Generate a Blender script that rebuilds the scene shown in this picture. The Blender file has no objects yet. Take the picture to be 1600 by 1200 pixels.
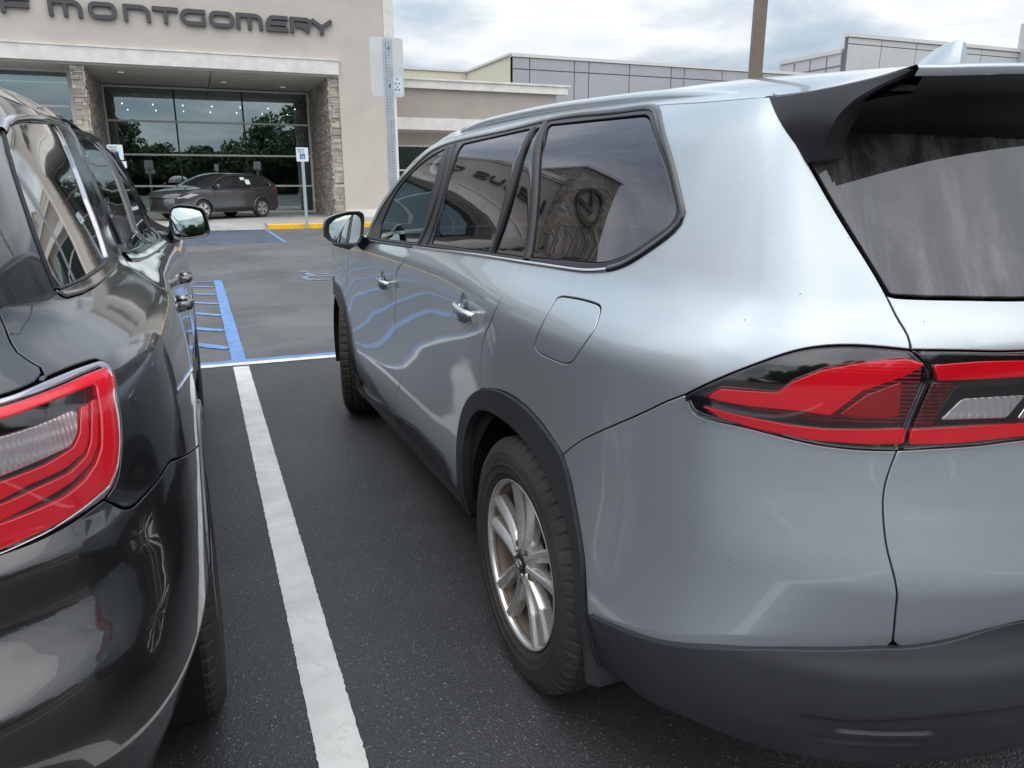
import bpy, math, random
import numpy as np
from mathutils import Vector, Matrix
from mathutils.geometry import delaunay_2d_cdt
R = math.radians
random.seed(7); rng = np.random.default_rng(7)
scene = bpy.context.scene
col = scene.collection

# ------------------------------------------------------------------ camera
F_PX, HORIZ, VPX, CAM_H = 1175.0, 283.0, 302.0, 1.44      # measured in the 1600 x 1200 photograph
PITCH = math.atan((600 - HORIZ) / F_PX)
YAW = math.atan2(800 - VPX, F_PX * math.cos(PITCH) + (600 - HORIZ) * math.sin(PITCH))
CAM = np.array([0, 0, CAM_H])
_F = np.array([math.sin(YAW) * math.cos(PITCH), math.cos(YAW) * math.cos(PITCH), -math.sin(PITCH)])
_R = np.array([math.cos(YAW), -math.sin(YAW), 0.0])
_U = np.cross(_R, _F)
cd = bpy.data.cameras.new('camera'); cam = bpy.data.objects.new('camera', cd); col.objects.link(cam)
cam.location = CAM; cam.rotation_euler = (R(90) - PITCH, 0, -YAW)
cd.sensor_width = 36; cd.lens = 36 * F_PX / 1600; cd.clip_start = .02; cd.clip_end = 1000
scene.camera = cam
scene.view_settings.view_transform = 'Standard'; scene.view_settings.look = 'None'
scene.view_settings.exposure = EXPOSURE = 0.62
scene.cycles.max_bounces = 8; scene.cycles.glossy_bounces = 5; scene.cycles.transparent_max_bounces = 12
scene.cycles.use_denoising = True

# ------------------------------------------------------------------ node helpers
def N(nt, typ, **kw):
    n = nt.nodes.new(typ)
    for k, v in kw.items():
        if k.startswith('i_'):
            key = k[2:].replace('_', ' ')
            (n.inputs[int(key)] if key.isdigit() else n.inputs[key]).default_value = v
        else: setattr(n, k, v)
    return n
def L(nt, a, ao, b, bi): nt.links.new(a.outputs[ao], b.inputs[bi])
def ramp(nt, stops, interp='LINEAR'):
    n = nt.nodes.new('ShaderNodeValToRGB'); cr = n.color_ramp; cr.interpolation = interp
    while len(cr.elements) < len(stops): cr.elements.new(.5)
    for e, (p, c) in zip(cr.elements, stops):
        e.position = p; e.color = (c, c, c, 1) if not hasattr(c, '__len__') else (*c, 1)
    return n

# ------------------------------------------------------------------ overcast sky and soft sun
world = bpy.data.worlds.new('World'); scene.world = world; world.use_nodes = True
wt = world.node_tree; wt.nodes.clear()
SUN_EL, SUN_AZ = R(66), R(200)
out = N(wt, 'ShaderNodeOutputWorld'); bg = N(wt, 'ShaderNodeBackground', i_Strength=0.12)
sky = N(wt, 'ShaderNodeTexSky', sky_type='NISHITA', sun_disc=False, sun_elevation=SUN_EL, sun_rotation=SUN_AZ, altitude=100, air_density=1.0, dust_density=2.0)
tc = N(wt, 'ShaderNodeTexCoord'); sep = N(wt, 'ShaderNodeSeparateXYZ'); L(wt, tc, 'Generated', sep, 0)
zz = N(wt, 'ShaderNodeMath', operation='ADD', i_1=0.16); L(wt, sep, 'Z', zz, 0)
zm = N(wt, 'ShaderNodeMath', operation='MAXIMUM', i_1=0.05); L(wt, zz, 0, zm, 0)
dx = N(wt, 'ShaderNodeMath', operation='DIVIDE'); dy = N(wt, 'ShaderNodeMath', operation='DIVIDE')
L(wt, sep, 'X', dx, 0); L(wt, zm, 0, dx, 1); L(wt, sep, 'Y', dy, 0); L(wt, zm, 0, dy, 1)
cb = N(wt, 'ShaderNodeCombineXYZ'); L(wt, dx, 0, cb, 0); L(wt, dy, 0, cb, 1)
n1 = N(wt, 'ShaderNodeTexNoise', i_Scale=1.1, i_Detail=9.0, i_Roughness=.55, i_Distortion=.25); L(wt, cb, 0, n1, 'Vector')
n2 = N(wt, 'ShaderNodeTexNoise', i_Scale=.45, i_Detail=3.0, i_Roughness=.5); L(wt, cb, 0, n2, 'Vector')
ad = N(wt, 'ShaderNodeMath', operation='ADD'); L(wt, n1, 0, ad, 0); L(wt, n2, 0, ad, 1)
cr = ramp(wt, [(.40, (2.4, 3.0, 3.6)), (.455, (3.2, 3.75, 4.3)), (.50, (4.5, 4.8, 5.05)), (.545, (6.2, 6.3, 6.4)), (.62, (5.0, 5.3, 5.6))])
hf = N(wt, 'ShaderNodeMath', operation='MULTIPLY', i_1=.5); L(wt, ad, 0, hf, 0); L(wt, hf, 0, cr, 0)
mx = N(wt, 'ShaderNodeMix', data_type='RGBA', i_0=.88); L(wt, sky, 0, mx, 6); L(wt, cr, 0, mx, 7)
# an overcast sky is brightest overhead
gr = N(wt, 'ShaderNodeMapRange', i_1=.12, i_2=1.0, i_3=.90, i_4=1.95); L(wt, sep, 'Z', gr, 0); mg = N(wt, 'ShaderNodeMix', data_type='RGBA', blend_type='MULTIPLY', i_0=1.0); L(wt, mx, 2, mg, 6); L(wt, gr, 0, mg, 7)
L(wt, mg, 2, bg, 0); L(wt, bg, 0, out, 0)
sd = bpy.data.lights.new('sun', 'SUN'); sun = bpy.data.objects.new('sun', sd); col.objects.link(sun)
sd.energy = 1.1; sd.angle = R(110); sd.color = (1, .96, .9)
sun.rotation_euler = (R(90) - SUN_EL, 0, R(180) - SUN_AZ)

# ------------------------------------------------------------------ tagging and object helpers
def tag(o, label=None, cat=None, group=None, kind=None):
    if label: o['label'] = label
    if cat: o['category'] = cat
    if group: o['group'] = group
    if kind: o['kind'] = kind
    return o
def empty(name, loc, rz=0):
    o = bpy.data.objects.new(name, None); o.empty_display_size = .1; col.objects.link(o)
    o.location = loc; o.rotation_euler = (0, 0, rz); return o
_root = {}
def origin(p):
    while p.parent: p = p.parent
    return np.array(p.location)
def mk(name, verts, faces, mat, parent=None, normals=None, smooth=True, local=False):
    """one mesh object; verts are in world metres unless local"""
    V = np.asarray(verts, float)
    if parent is not None and not local: V = V - origin(parent)
    me = bpy.data.meshes.new(name); me.from_pydata(V.tolist(), [], [tuple(int(i) for i in f) for f in faces]); 
    if isinstance(mat, (list, tuple)):
        for m in mat: me.materials.append(m)
    else: me.materials.append(mat)
    me.update()
    if smooth: me.polygons.foreach_set('use_smooth', [True] * len(me.polygons))
    if normals is not None: me.normals_split_custom_set_from_vertices([tuple(n) for n in normals])
    o = bpy.data.objects.new(name, me); col.objects.link(o); o.parent = parent
    return o
class MB:
    """collects shapes into one mesh"""
    def __init__(s): s.v = []; s.f = []; s.mi = []
    def add(s, V, Fc, mi=0):
        b = len(s.v); s.v += [tuple(map(float, p)) for p in V]; s.f += [tuple(b + i for i in f) for f in Fc]; s.mi += [mi] * len(Fc)
        return s
    def box(s, a, b, mi=0, rz=0, c=None, bev=0):
        x0, y0, z0 = a; x1, y1, z1 = b
        if bev:
            e = bev; V = []; 
            for z, i in ((z0, e), (z0 + e, 0), (z1 - e, 0), (z1, e)):
                V += [(x0 + e, y0 + i, z), (x1 - e, y0 + i, z), (x1 - i, y0 + e, z), (x1 - i, y1 - e, z), (x1 - e, y1 - i, z), (x0 + e, y1 - i, z), (x0 + i, y1 - e, z), (x0 + i, y0 + e, z)]
            Fc = [tuple(range(7, -1, -1)), tuple(range(24, 32))]
            for k in range(3):
                for j in range(8): Fc.append((k*8+j, k*8+(j+1) % 8, k*8+8+(j+1) % 8, k*8+8+j))
        else:
            V = [(x, y, z) for z in (z0, z1) for x, y in ((x0, y0), (x1, y0), (x1, y1), (x0, y1))]
            Fc = [(3, 2, 1, 0), (4, 5, 6, 7), (0, 1, 5, 4), (1, 2, 6, 5), (2, 3, 7, 6), (3, 0, 4, 7)]
        if rz:
            cx, cy = c if c else ((x0 + x1) / 2, (y0 + y1) / 2); ca, sa = math.cos(rz), math.sin(rz)
            V = [(cx + (x - cx) * ca - (y - cy) * sa, cy + (x - cx) * sa + (y - cy) * ca, z) for x, y, z in V]
        return s.add(V, Fc, mi)
    def tube(s, pts, r, n=10, mi=0, cap=True, sx=1.0):
        pts = [np.array(p, float) for p in pts]; rs = r if hasattr(r, '__len__') else [r] * len(pts)
        V = []; up = None
        for i, p in enumerate(pts):
            t = pts[min(i + 1, len(pts) - 1)] - pts[max(i - 1, 0)]; t /= np.linalg.norm(t) + 1e-12
            if up is None: up = np.array([0, 0, 1.]) if abs(t[2]) < .9 else np.array([1., 0, 0])
            a = np.cross(t, up); a /= np.linalg.norm(a) + 1e-12; b = np.cross(a, t); up = b
            for k in range(n):
                w = 2 * math.pi * k / n; V.append(p + rs[i] * (math.cos(w) * a * sx + math.sin(w) * b))
        Fc = [(i*n+k, i*n+(k+1) % n, (i+1)*n+(k+1) % n, (i+1)*n+k) for i in range(len(pts)-1) for k in range(n)]
        if cap: Fc += [tuple(range(n-1, -1, -1)), tuple((len(pts)-1)*n+k for k in range(n))]
        return s.add(V, Fc, mi)
    def grid(s, G, mi=0, flip=False, close=False):
        G = np.asarray(G); n, m = G.shape[:2]; V = G.reshape(-1, 3)
        Fc = []
        for i in range(n - 1):
            for j in range(m if close else m - 1):
                j2 = (j + 1) % m; q = (i*m+j, i*m+j2, (i+1)*m+j2, (i+1)*m+j); Fc.append(q[::-1] if flip else q)
        return s.add(V, Fc, mi)
    def xf(s, fn): s.v = [tuple(fn(np.array(p))) for p in s.v]; return s
    def build(s, name, mat, parent=None, smooth=False, local=False, auto=None):
        o = mk(name, s.v, s.f, mat, parent, None, smooth or auto is not None, local)
        if any(s.mi): o.data.polygons.foreach_set('material_index', s.mi)
        if auto is not None: sharp_by_angle(o, auto)
        return o
def sharp_by_angle(o, deg):
    try: o.data.set_sharp_from_angle(angle=R(deg))
    except Exception: pass

# ------------------------------------------------------------------ splines
def nat_M(U):
    n = len(U); h = np.diff(U); A = np.eye(n); B = np.zeros((n, n))
    for i in range(1, n - 1):
        A[i, i-1] = h[i-1] / 6; A[i, i] = (h[i-1] + h[i]) / 3; A[i, i+1] = h[i] / 6
        B[i, i-1] = 1 / h[i-1]; B[i, i] = -1 / h[i-1] - 1 / h[i]; B[i, i+1] = 1 / h[i]
    return np.linalg.solve(A, B)
def basis(U, M, u):
    u = np.atleast_1d(np.asarray(u, float)); i = np.clip(np.searchsorted(U, u, side='right') - 1, 0, len(U) - 2)
    h = U[i+1] - U[i]; a = (U[i+1] - u) / h; b = 1 - a
    ca = (a**3 - a) * h * h / 6; cb_ = (b**3 - b) * h * h / 6
    lo = u < U[0]; hi = u > U[-1]
    W = np.zeros((len(u), len(U))); k = np.arange(len(u)); W[k, i] += a; W[k, i+1] += b
    ca = np.where(lo, -(b) * h * h / 6 * -1 * 0, ca); ca = np.where(lo | hi, 0, ca); cb_ = np.where(lo | hi, 0, cb_)
    W += ca[:, None] * M[i] + cb_[:, None] * M[i+1]
    return W
class Surf:
    """tensor-product cubic spline through a net of 3-D points"""
    def __init__(s, U, V, P, sign=1):
        s.U = np.array(U, float); s.V = np.array(V, float); s.P = np.array(P, float); s.Mu = nat_M(s.U); s.Mv = nat_M(s.V); s.sign = sign; s._g = None
        A = np.einsum('ij,jmc->imc', s.Mu, s.P); s.T = (s.P, A, np.einsum('mk,ikc->imc', s.Mv, s.P), np.einsum('mk,ikc->imc', s.Mv, A))
    @staticmethod
    def _w(K_, x):
        i = np.clip(np.searchsorted(K_, x, side='right') - 1, 0, len(K_) - 2); h = K_[i+1] - K_[i]; a = (K_[i+1] - x) / h; b = 1 - a; ins = ((x >= K_[0]) & (x <= K_[-1])) * h * h / 6
        return i, a, b, (a**3 - a) * ins, (b**3 - b) * ins
    def ev(s, uv):
        uv = np.asarray(uv, float).reshape(-1, 2); i, a, b, ca, cb_ = s._w(s.U, uv[:, 0]); j, c, d, cc, cd_ = s._w(s.V, uv[:, 1]); P, A, Bv, AB = s.T; o = 0
        for ii, w0, w2 in ((i, a, ca), (i + 1, b, cb_)):
            for jj, x0, x2 in ((j, c, cc), (j + 1, d, cd_)):
                o = o + P[ii, jj]*(w0*x0)[:, None] + A[ii, jj]*(w2*x0)[:, None] + Bv[ii, jj]*(w0*x2)[:, None] + AB[ii, jj]*(w2*x2)[:, None]
        return o
    def nrm(s, uv):
        uv = np.asarray(uv, float).reshape(-1, 2); e = 1.5e-3
        du = s.ev(uv + [e, 0]) - s.ev(uv - [e, 0]); dv = s.ev(uv + [0, e]) - s.ev(uv - [0, e])
        n = np.cross(du, dv) * s.sign; return n / (np.linalg.norm(n, axis=1)[:, None] + 1e-15)
    def off(s, uv, d): return s.ev(uv) + s.nrm(uv) * np.asarray(d).reshape(-1, 1) if np.ndim(d) else s.ev(uv) + s.nrm(uv) * d
    def at(s, pts, off=0.0):
        """domain coordinates of the surface points seen at photograph pixels"""
        if s._g is None:
            gu = np.linspace(s.U[0], s.U[-1], 260); gv = np.linspace(s.V[0], s.V[-1], 110)
            g = np.array(np.meshgrid(gu, gv, indexing='ij')).reshape(2, -1).T
            P = s.ev(g); n = s.nrm(g); face = ((CAM - P) * n).sum(1) > 0
            s._g = g[face]; s._gp = project(P[face])
        out = []
        for p in pts:
            p = np.array(p, float); uv = s._g[np.argmin(((s._gp - p) ** 2).sum(1))].copy()
            for _ in range(12):
                e = 1e-4; q = np.array([uv, uv + [e, 0], uv + [0, e]]); pr = project(s.ev(q) + (s.nrm(q) * off if off else 0))
                J = np.array([(pr[1] - pr[0]) / e, (pr[2] - pr[0]) / e]).T; r = p - pr[0]
                try: d = np.linalg.lstsq(J, r, rcond=1e-3)[0]
                except Exception: break
                m = np.abs(d).max(); uv = uv + d * min(1, .04 / (m + 1e-9))
                if m < 1e-5: break
            out.append(uv)
        return np.array(out)
def project(P):
    v = np.asarray(P) - CAM; d = np.maximum(v @ _F, 1e-3)
    return np.stack([800 + F_PX * (v @ _R) / d, 600 - F_PX * (v @ _U) / d], 1)
def ray(x, y):
    d = (x - 800) * _R + (600 - y) * _U + F_PX * _F; return d / np.linalg.norm(d)
def hitX(x, y, X): d = ray(x, y); return CAM + d * (X / d[0])
def hitY(x, y, Y): d = ray(x, y); return CAM + d * (Y / d[1])
def hitZ(x, y, Z=0): d = ray(x, y); return CAM + d * ((Z - CAM_H) / d[2])

def pchip(x, y, q):
    x = np.asarray(x, float); y = np.asarray(y, float); h = np.diff(x); d = np.diff(y) / h; m = np.zeros(len(x)); m[0], m[-1] = d[0], d[-1]
    for i in range(1, len(x) - 1):
        if d[i-1] * d[i] > 0: w1, w2 = 2*h[i] + h[i-1], h[i] + 2*h[i-1]; m[i] = (w1 + w2) / (w1/d[i-1] + w2/d[i])
    q = np.asarray(q, float); i = np.clip(np.searchsorted(x, q, side='right') - 1, 0, len(x) - 2); t = (q - x[i]) / h[i]
    return (1+2*t)*(1-t)**2*y[i] + t*(1-t)**2*h[i]*m[i] + t*t*(3-2*t)*y[i+1] + t*t*(t-1)*h[i]*m[i+1]
def fair(x, y, q, sig):
    """shape-preserving curve through the values, then softened with a bell of width sig"""
    e = np.linspace(x[0], x[-1], 1600); dx_ = e[1] - e[0]; v = pchip(x, y, e); n = max(1, int(3*sig/dx_)); k = np.exp(-.5*(np.arange(-n, n+1)*dx_/sig)**2); k /= k.sum()
    L_ = v[0] + (v[1]-v[0])*np.arange(-n, 0); R_ = v[-1] + (v[-1]-v[-2])*np.arange(1, n+1); return np.interp(q, e, np.convolve(np.r_[L_, v, R_], k, 'valid'))
def smooth_path(pts, step=.012):
    """Catmull-Rom through points, resampled"""
    P = np.asarray(pts, float)
    if len(P) == 2: 
        n = max(2, int(np.linalg.norm(P[1] - P[0]) / step) + 1); return P[0] + (P[1] - P[0]) * np.linspace(0, 1, n)[:, None]
    d = np.r_[0, np.cumsum(np.sqrt(np.linalg.norm(np.diff(P, axis=0), axis=1)) + 1e-9)]
    M = nat_M(d); t = np.linspace(0, d[-1], 40 * len(P)); Q = basis(d, M, t) @ P
    return resample(Q, step)
def resample(Q, step):
    l = np.r_[0, np.cumsum(np.linalg.norm(np.diff(Q, axis=0), axis=1))]; n = max(2, int(round(l[-1] / step)) + 1)
    s_ = np.linspace(0, l[-1], n); return np.stack([np.interp(s_, l, Q[:, k]) for k in range(Q.shape[1])], 1)
def loop(segs, step=.012):
    """closed outline from smooth segments joined at corners"""
    out_ = []
    for k, sg in enumerate(segs):
        q = smooth_path(sg, step); out_.append(q[:-1] if np.linalg.norm(q[-1] - segs[(k+1) % len(segs)][0]) < 1e-6 else q)
    Q = np.vstack(out_); keep = [0]
    for i in range(1, len(Q)):
        if np.linalg.norm(Q[i] - Q[keep[-1]]) > step * .3: keep.append(i)
    Q = Q[keep]
    if np.linalg.norm(Q[0] - Q[-1]) < step * .3: Q = Q[:-1]
    return Q
def area(P): x, y = P[:, 0], P[:, 1]; return .5 * (x @ np.roll(y, -1) - y @ np.roll(x, -1))
def ccw(P): return P if area(P) > 0 else P[::-1]
def inset(P, d):
    """offset a CCW outline inward by d (outward if negative)"""
    a = P - np.roll(P, 1, 0); b = np.roll(P, -1, 0) - P
    na = np.stack([-a[:, 1], a[:, 0]], 1) / (np.linalg.norm(a, axis=1)[:, None] + 1e-12); nb = np.stack([-b[:, 1], b[:, 0]], 1) / (np.linalg.norm(b, axis=1)[:, None] + 1e-12)
    m = na + nb; l = np.linalg.norm(m, axis=1)[:, None]; m = m / (l + 1e-9); c = np.maximum((m * na).sum(1), .62)[:, None]
    return P + m * d / c
def rounded(P, r, n=5):
    """round the corners of a polygon (list of points) with radius-like distance r"""
    P = np.asarray(P, float); out_ = []; rr = r if hasattr(r, '__len__') else [r] * len(P)
    for i, p in enumerate(P):
        a = P[i-1] - p; b = P[(i+1) % len(P)] - p; la, lb = np.linalg.norm(a), np.linalg.norm(b); q = min(rr[i], la * .48, lb * .48)
        if q <= 1e-6: out_.append(p); continue
        A, B = p + a / la * q, p + b / lb * q
        for t in np.linspace(0, 1, n): out_.append((1-t)**2 * A + 2*t*(1-t) * p + t*t * B)
    return np.array(out_)
def inside(P, Q):
    x, y = Q[:, 0][:, None], Q[:, 1][:, None]; x0, y0 = P[:, 0], P[:, 1]; x1, y1 = np.roll(x0, -1), np.roll(y0, -1)
    c = ((y0 > y) != (y1 > y)) & (x < (x1 - x0) * (y - y0) / (y1 - y0 + 1e-15) + x0); return c.sum(1) % 2 == 1
def tri_region(outer, holes, step):
    pts = [outer] + list(holes); V = []; E = []
    for P in pts:
        b = len(V); V += P.tolist(); E += [(b + i, b + (i + 1) % len(P)) for i in range(len(P))]
    nb = len(V); mn, mx_ = outer.min(0), outer.max(0)
    gx = np.arange(mn[0] + step / 2, mx_[0], step); gy = np.arange(mn[1] + step / 2, mx_[1], step * .866)
    G = np.array([(x + (step / 2 if j % 2 else 0), y) for j, y in enumerate(gy) for x in gx]).reshape(-1, 2)
    if len(G):
        ok = inside(outer, G)
        for h in holes: ok &= ~inside(h, G)
        G = G[ok]; allb = np.vstack(pts)
        if len(G):
            dm = np.array([np.min(((allb - g) ** 2).sum(1)) for g in G]); G = G[dm > (step * .45) ** 2]
        V += G.tolist()
    r = delaunay_2d_cdt([Vector(v) for v in V], E, [], 0, 1e-7)
    vv = np.array([tuple(v) for v in r[0]]); ff = [tuple(f) for f in r[2]]
    cen = np.array([vv[list(f)].mean(0) for f in ff]); ok = inside(outer, cen)
    for h in holes: ok &= ~inside(h, cen)
    return vv, [f for f, k in zip(ff, ok) if k]
def patch(surf, outer, holes=(), off=0.0, step=.03, gap=.0018, rim=.012, fillet=.0018, bulge=None, flat=False):
    """a panel cut from a surface: face, tiny rounded edge, inward return. gives (verts, faces, normals)"""
    outer = ccw(np.asarray(outer)); holes = [ccw(np.asarray(h)) for h in holes]
    o2 = inset(outer, gap + fillet); h2 = [inset(h, -(gap + fillet)) for h in holes]
    uv, faces = tri_region(o2, h2, step); n = surf.nrm(uv)
    d = np.full(len(uv), off)
    if bulge is not None: d = d + bulge(uv)
    V = [surf.ev(uv) + n * d[:, None]]; Nn = [n]; base = len(uv); F2 = []
    w = surf.sign
    for f in faces:
        a, b, c = f[:3]; ar = (uv[b]-uv[a])[0]*(uv[c]-uv[a])[1] - (uv[b]-uv[a])[1]*(uv[c]-uv[a])[0]
        F2.append(tuple(f) if ar * w > 0 else tuple(f)[::-1])
    for loop_, inner_, sg in [(outer, o2, 1)] + [(h, q, -1) for h, q in zip(holes, h2)]:
        e = inset(loop_, gap * sg); ne = surf.nrm(e); pe = surf.ev(e); pi = surf.ev(inner_); ni = surf.nrm(inner_)
        outw = pe - pi; outw /= np.linalg.norm(outw, axis=1)[:, None] + 1e-12
        bd = bulge(inner_) if bulge is not None else 0.0; bd = np.asarray(bd).reshape(-1, 1) if np.ndim(bd) else bd
        r0 = pi + ni * (off + bd); r1 = pe + ne * (off - fillet * .6 + bd); r2 = pe + ne * (off - rim + bd)
        m = ni + outw; m /= np.linalg.norm(m, axis=1)[:, None]
        for ring, nn in ((r0, ni), (r1, m), (r1, outw), (r2, outw)): V.append(ring); Nn.append(nn)
        k = len(loop_)
        for a, b in ((0, 1), (2, 3)):
            for i in range(k):
                j = (i + 1) % k; q = (base + a*k + i, base + b*k + i, base + b*k + j, base + a*k + j)
                F2.append(q if (w * sg) > 0 else q[::-1])
        base += 4 * k
    return np.vstack(V), F2, np.vstack(Nn)
def strip(surf, path_uv, w, off=.002, h=.006, prof=None, closed=False):
    """a raised moulding of width w running along a path on the surface"""
    P = np.asarray(path_uv, float); n = len(P)
    a = (np.roll(P, -1, 0) - np.roll(P, 1, 0)) if closed else np.gradient(P, axis=0); t = a / (np.linalg.norm(a, axis=1)[:, None] + 1e-12); s_ = np.stack([-t[:, 1], t[:, 0]], 1)
    prof = prof or [(-.5, -1.5), (-.5, .0), (-.38, .75), (-.15, 1), (.15, 1), (.38, .75), (.5, .0), (.5, -1.5)]
    ww = np.asarray(w).reshape(-1, 1) if np.ndim(w) else w
    G = np.array([surf.ev(P + s_ * (a_ * ww)) + surf.nrm(P + s_ * (a_ * ww)) * (off + h * b_) for a_, b_ in prof])
    m = MB(); m.grid(G.transpose(1, 0, 2) if not closed else np.concatenate([G.transpose(1, 0, 2), G.transpose(1, 0, 2)[:1]], 0), flip=surf.sign > 0)
    return m
# ------------------------------------------------------------------ materials
M = {}
def mat(name, color=(.5, .5, .5), rough=.5, metal=0.0, spec=.5, coat=0.0, coat_r=.03, bump=None, var=None, rvar=None, emit=None, ior=None, sheen=None):
    m = bpy.data.materials.new(name); m.use_nodes = True; nt = m.node_tree; b = nt.nodes['Principled BSDF']
    b.inputs['Base Color'].default_value = (*color, 1); b.inputs['Roughness'].default_value = rough; b.inputs['Metallic'].default_value = metal
    b.inputs['Specular IOR Level'].default_value = spec; b.inputs['Coat Weight'].default_value = coat; b.inputs['Coat Roughness'].default_value = coat_r
    if ior: b.inputs['IOR'].default_value = ior
    if emit: b.inputs['Emission Color'].default_value = (*emit[0], 1); b.inputs['Emission Strength'].default_value = emit[1]
    tcn = N(nt, 'ShaderNodeTexCoord')
    if var:   # (scale, amount, detail[, second colour])
        nz = N(nt, 'ShaderNodeTexNoise', i_Scale=var[0], i_Detail=var[2] if len(var) > 2 else 5.0, i_Roughness=.6); L(nt, tcn, 'Object', nz, 'Vector')
        c2 = var[3] if len(var) > 3 else tuple(c * (1 - var[1]) for c in color); c1 = tuple(min(1, c * (1 + var[1])) for c in color) if len(var) <= 3 else color
        rp = ramp(nt, [(.3, c2), (.7, c1)]); L(nt, nz, 'Fac', rp, 0); L(nt, rp, 0, b, 'Base Color')
    if rvar:
        nz = N(nt, 'ShaderNodeTexNoise', i_Scale=rvar[0], i_Detail=4.0); L(nt, tcn, 'Object', nz, 'Vector')
        rp = ramp(nt, [(.3, rvar[1]), (.7, rvar[2])]); L(nt, nz, 'Fac', rp, 0); L(nt, rp, 0, b, 'Roughness')
    if bump:  # (scale, strength, distance)
        nz = N(nt, 'ShaderNodeTexNoise', i_Scale=bump[0], i_Detail=5.0, i_Roughness=.6); L(nt, tcn, 'Object', nz, 'Vector')
        bp = N(nt, 'ShaderNodeBump', i_Strength=bump[1], i_Distance=bump[2]); L(nt, nz, 'Fac', bp, 'Height'); L(nt, bp, 0, b, 'Normal')
    M[name] = m; return m
def paint(name, color, metal, rough, dust=.0, flake=0.0, coat=1.0, dustcol=(.42, .42, .40), specks=0.0):
    m = mat(name, color, rough, metal, .5, coat, .015); nt = m.node_tree; b = nt.nodes['Principled BSDF']
    tcn = [n for n in nt.nodes if n.type == 'TEX_COORD'][0]
    cur = None
    base = N(nt, 'ShaderNodeRGB'); base.outputs[0].default_value = (*color, 1); cur = (base, 0)
    if flake:
        vo = N(nt, 'ShaderNodeTexNoise', i_Scale=900.0, i_Detail=1.0); L(nt, tcn, 'Object', vo, 'Vector')
        rp = ramp(nt, [(.35, 1 - flake), (.65, 1 + flake)]); L(nt, vo, 'Fac', rp, 0)
        mm = N(nt, 'ShaderNodeMix', data_type='RGBA', blend_type='MULTIPLY', i_0=1.0); L(nt, *cur, mm, 6); L(nt, rp, 0, mm, 7); cur = (mm, 2)
    # dust film: soft patches, a little heavier low down where the road throws it, and small dark specks
    n1_ = N(nt, 'ShaderNodeTexNoise', i_Scale=2.2, i_Detail=7.0, i_Roughness=.65); L(nt, tcn, 'Object', n1_, 'Vector')
    r1_ = ramp(nt, [(.35, 0), (.8, dust)]); L(nt, n1_, 'Fac', r1_, 0)
    mm = N(nt, 'ShaderNodeMix', data_type='RGBA'); L(nt, r1_, 0, mm, 0); L(nt, *cur, mm, 6); mm.inputs[7].default_value = (*dustcol, 1); cur = (mm, 2)
    if specks:
        vn = N(nt, 'ShaderNodeTexVoronoi', i_Scale=26.0, i_Randomness=1.0); L(nt, tcn, 'Object', vn, 'Vector')
        rs = ramp(nt, [(.025, specks), (.05, 0)]); L(nt, vn, 'Distance', rs, 0)
        mk_ = N(nt, 'ShaderNodeTexNoise', i_Scale=3.0, i_Detail=2.0); L(nt, tcn, 'Object', mk_, 'Vector'); rk = ramp(nt, [(.48, 0), (.6, 1)]); L(nt, mk_, 'Fac', rk, 0)
        ml = N(nt, 'ShaderNodeMath', operation='MULTIPLY'); L(nt, rs, 0, ml, 0); L(nt, rk, 0, ml, 1)
        m2 = N(nt, 'ShaderNodeMix', data_type='RGBA'); L(nt, ml, 0, m2, 0); L(nt, *cur, m2, 6); m2.inputs[7].default_value = (.06, .055, .05, 1); cur = (m2, 2)
    L(nt, *cur, b, 'Base Color')
    n3 = N(nt, 'ShaderNodeTexNoise', i_Scale=3.5, i_Detail=8.0, i_Roughness=.7); L(nt, tcn, 'Object', n3, 'Vector')
    r3 = ramp(nt, [(.35, .008), (.75, .008 + dust * .35)]); L(nt, n3, 'Fac', r3, 0); L(nt, r3, 0, b, 'Coat Roughness')
    nb_ = N(nt, 'ShaderNodeTexNoise', i_Scale=160.0, i_Detail=2.0); L(nt, tcn, 'Object', nb_, 'Vector')
    bp = N(nt, 'ShaderNodeBump', i_Strength=.018, i_Distance=.002); L(nt, nb_, 'Fac', bp, 'Height'); L(nt, bp, 0, b, 'Coat Normal')
    return m
def glass(name, tint, ior=1.7, rough=0.0, dust=0.0, refl=(.95, .96, 1)):
    m = bpy.data.materials.new(name); m.use_nodes = True; nt = m.node_tree; nt.nodes.clear()
    o = N(nt, 'ShaderNodeOutputMaterial'); tr = N(nt, 'ShaderNodeBsdfTransparent'); tr.inputs[0].default_value = (*tint, 1)
    gl = N(nt, 'ShaderNodeBsdfGlossy', i_Roughness=rough); gl.inputs[0].default_value = (*refl, 1)
    fr = N(nt, 'ShaderNodeFresnel', i_IOR=ior); mx_ = N(nt, 'ShaderNodeMixShader'); L(nt, fr, 0, mx_, 0); L(nt, tr, 0, mx_, 1); L(nt, gl, 0, mx_, 2)
    last = mx_
    if dust:
        tcn = N(nt, 'ShaderNodeTexCoord'); nz = N(nt, 'ShaderNodeTexNoise', i_Scale=5.0, i_Detail=9.0, i_Roughness=.7, i_Distortion=.6); 
        mp = N(nt, 'ShaderNodeMapping'); mp.inputs['Scale'].default_value = (2.2, 1, .22); L(nt, tcn, 'Object', mp, 0); L(nt, mp, 0, nz, 'Vector')
        rp = ramp(nt, [(.36, dust * .06), (.52, dust * .5), (.68, dust * 1.9)]); L(nt, nz, 'Fac', rp, 0)  # dust streaks, with contrast raised to paint in bright streaks of reflected cloud
        df = N(nt, 'ShaderNodeBsdfDiffuse'); df.inputs[0].default_value = (.62, .62, .60, 1)
        m2 = N(nt, 'ShaderNodeMixShader'); L(nt, rp, 0, m2, 0); L(nt, last, 0, m2, 1); L(nt, df, 0, m2, 2); last = m2
    L(nt, last, 0, o, 0); M[name] = m; return m
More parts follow.
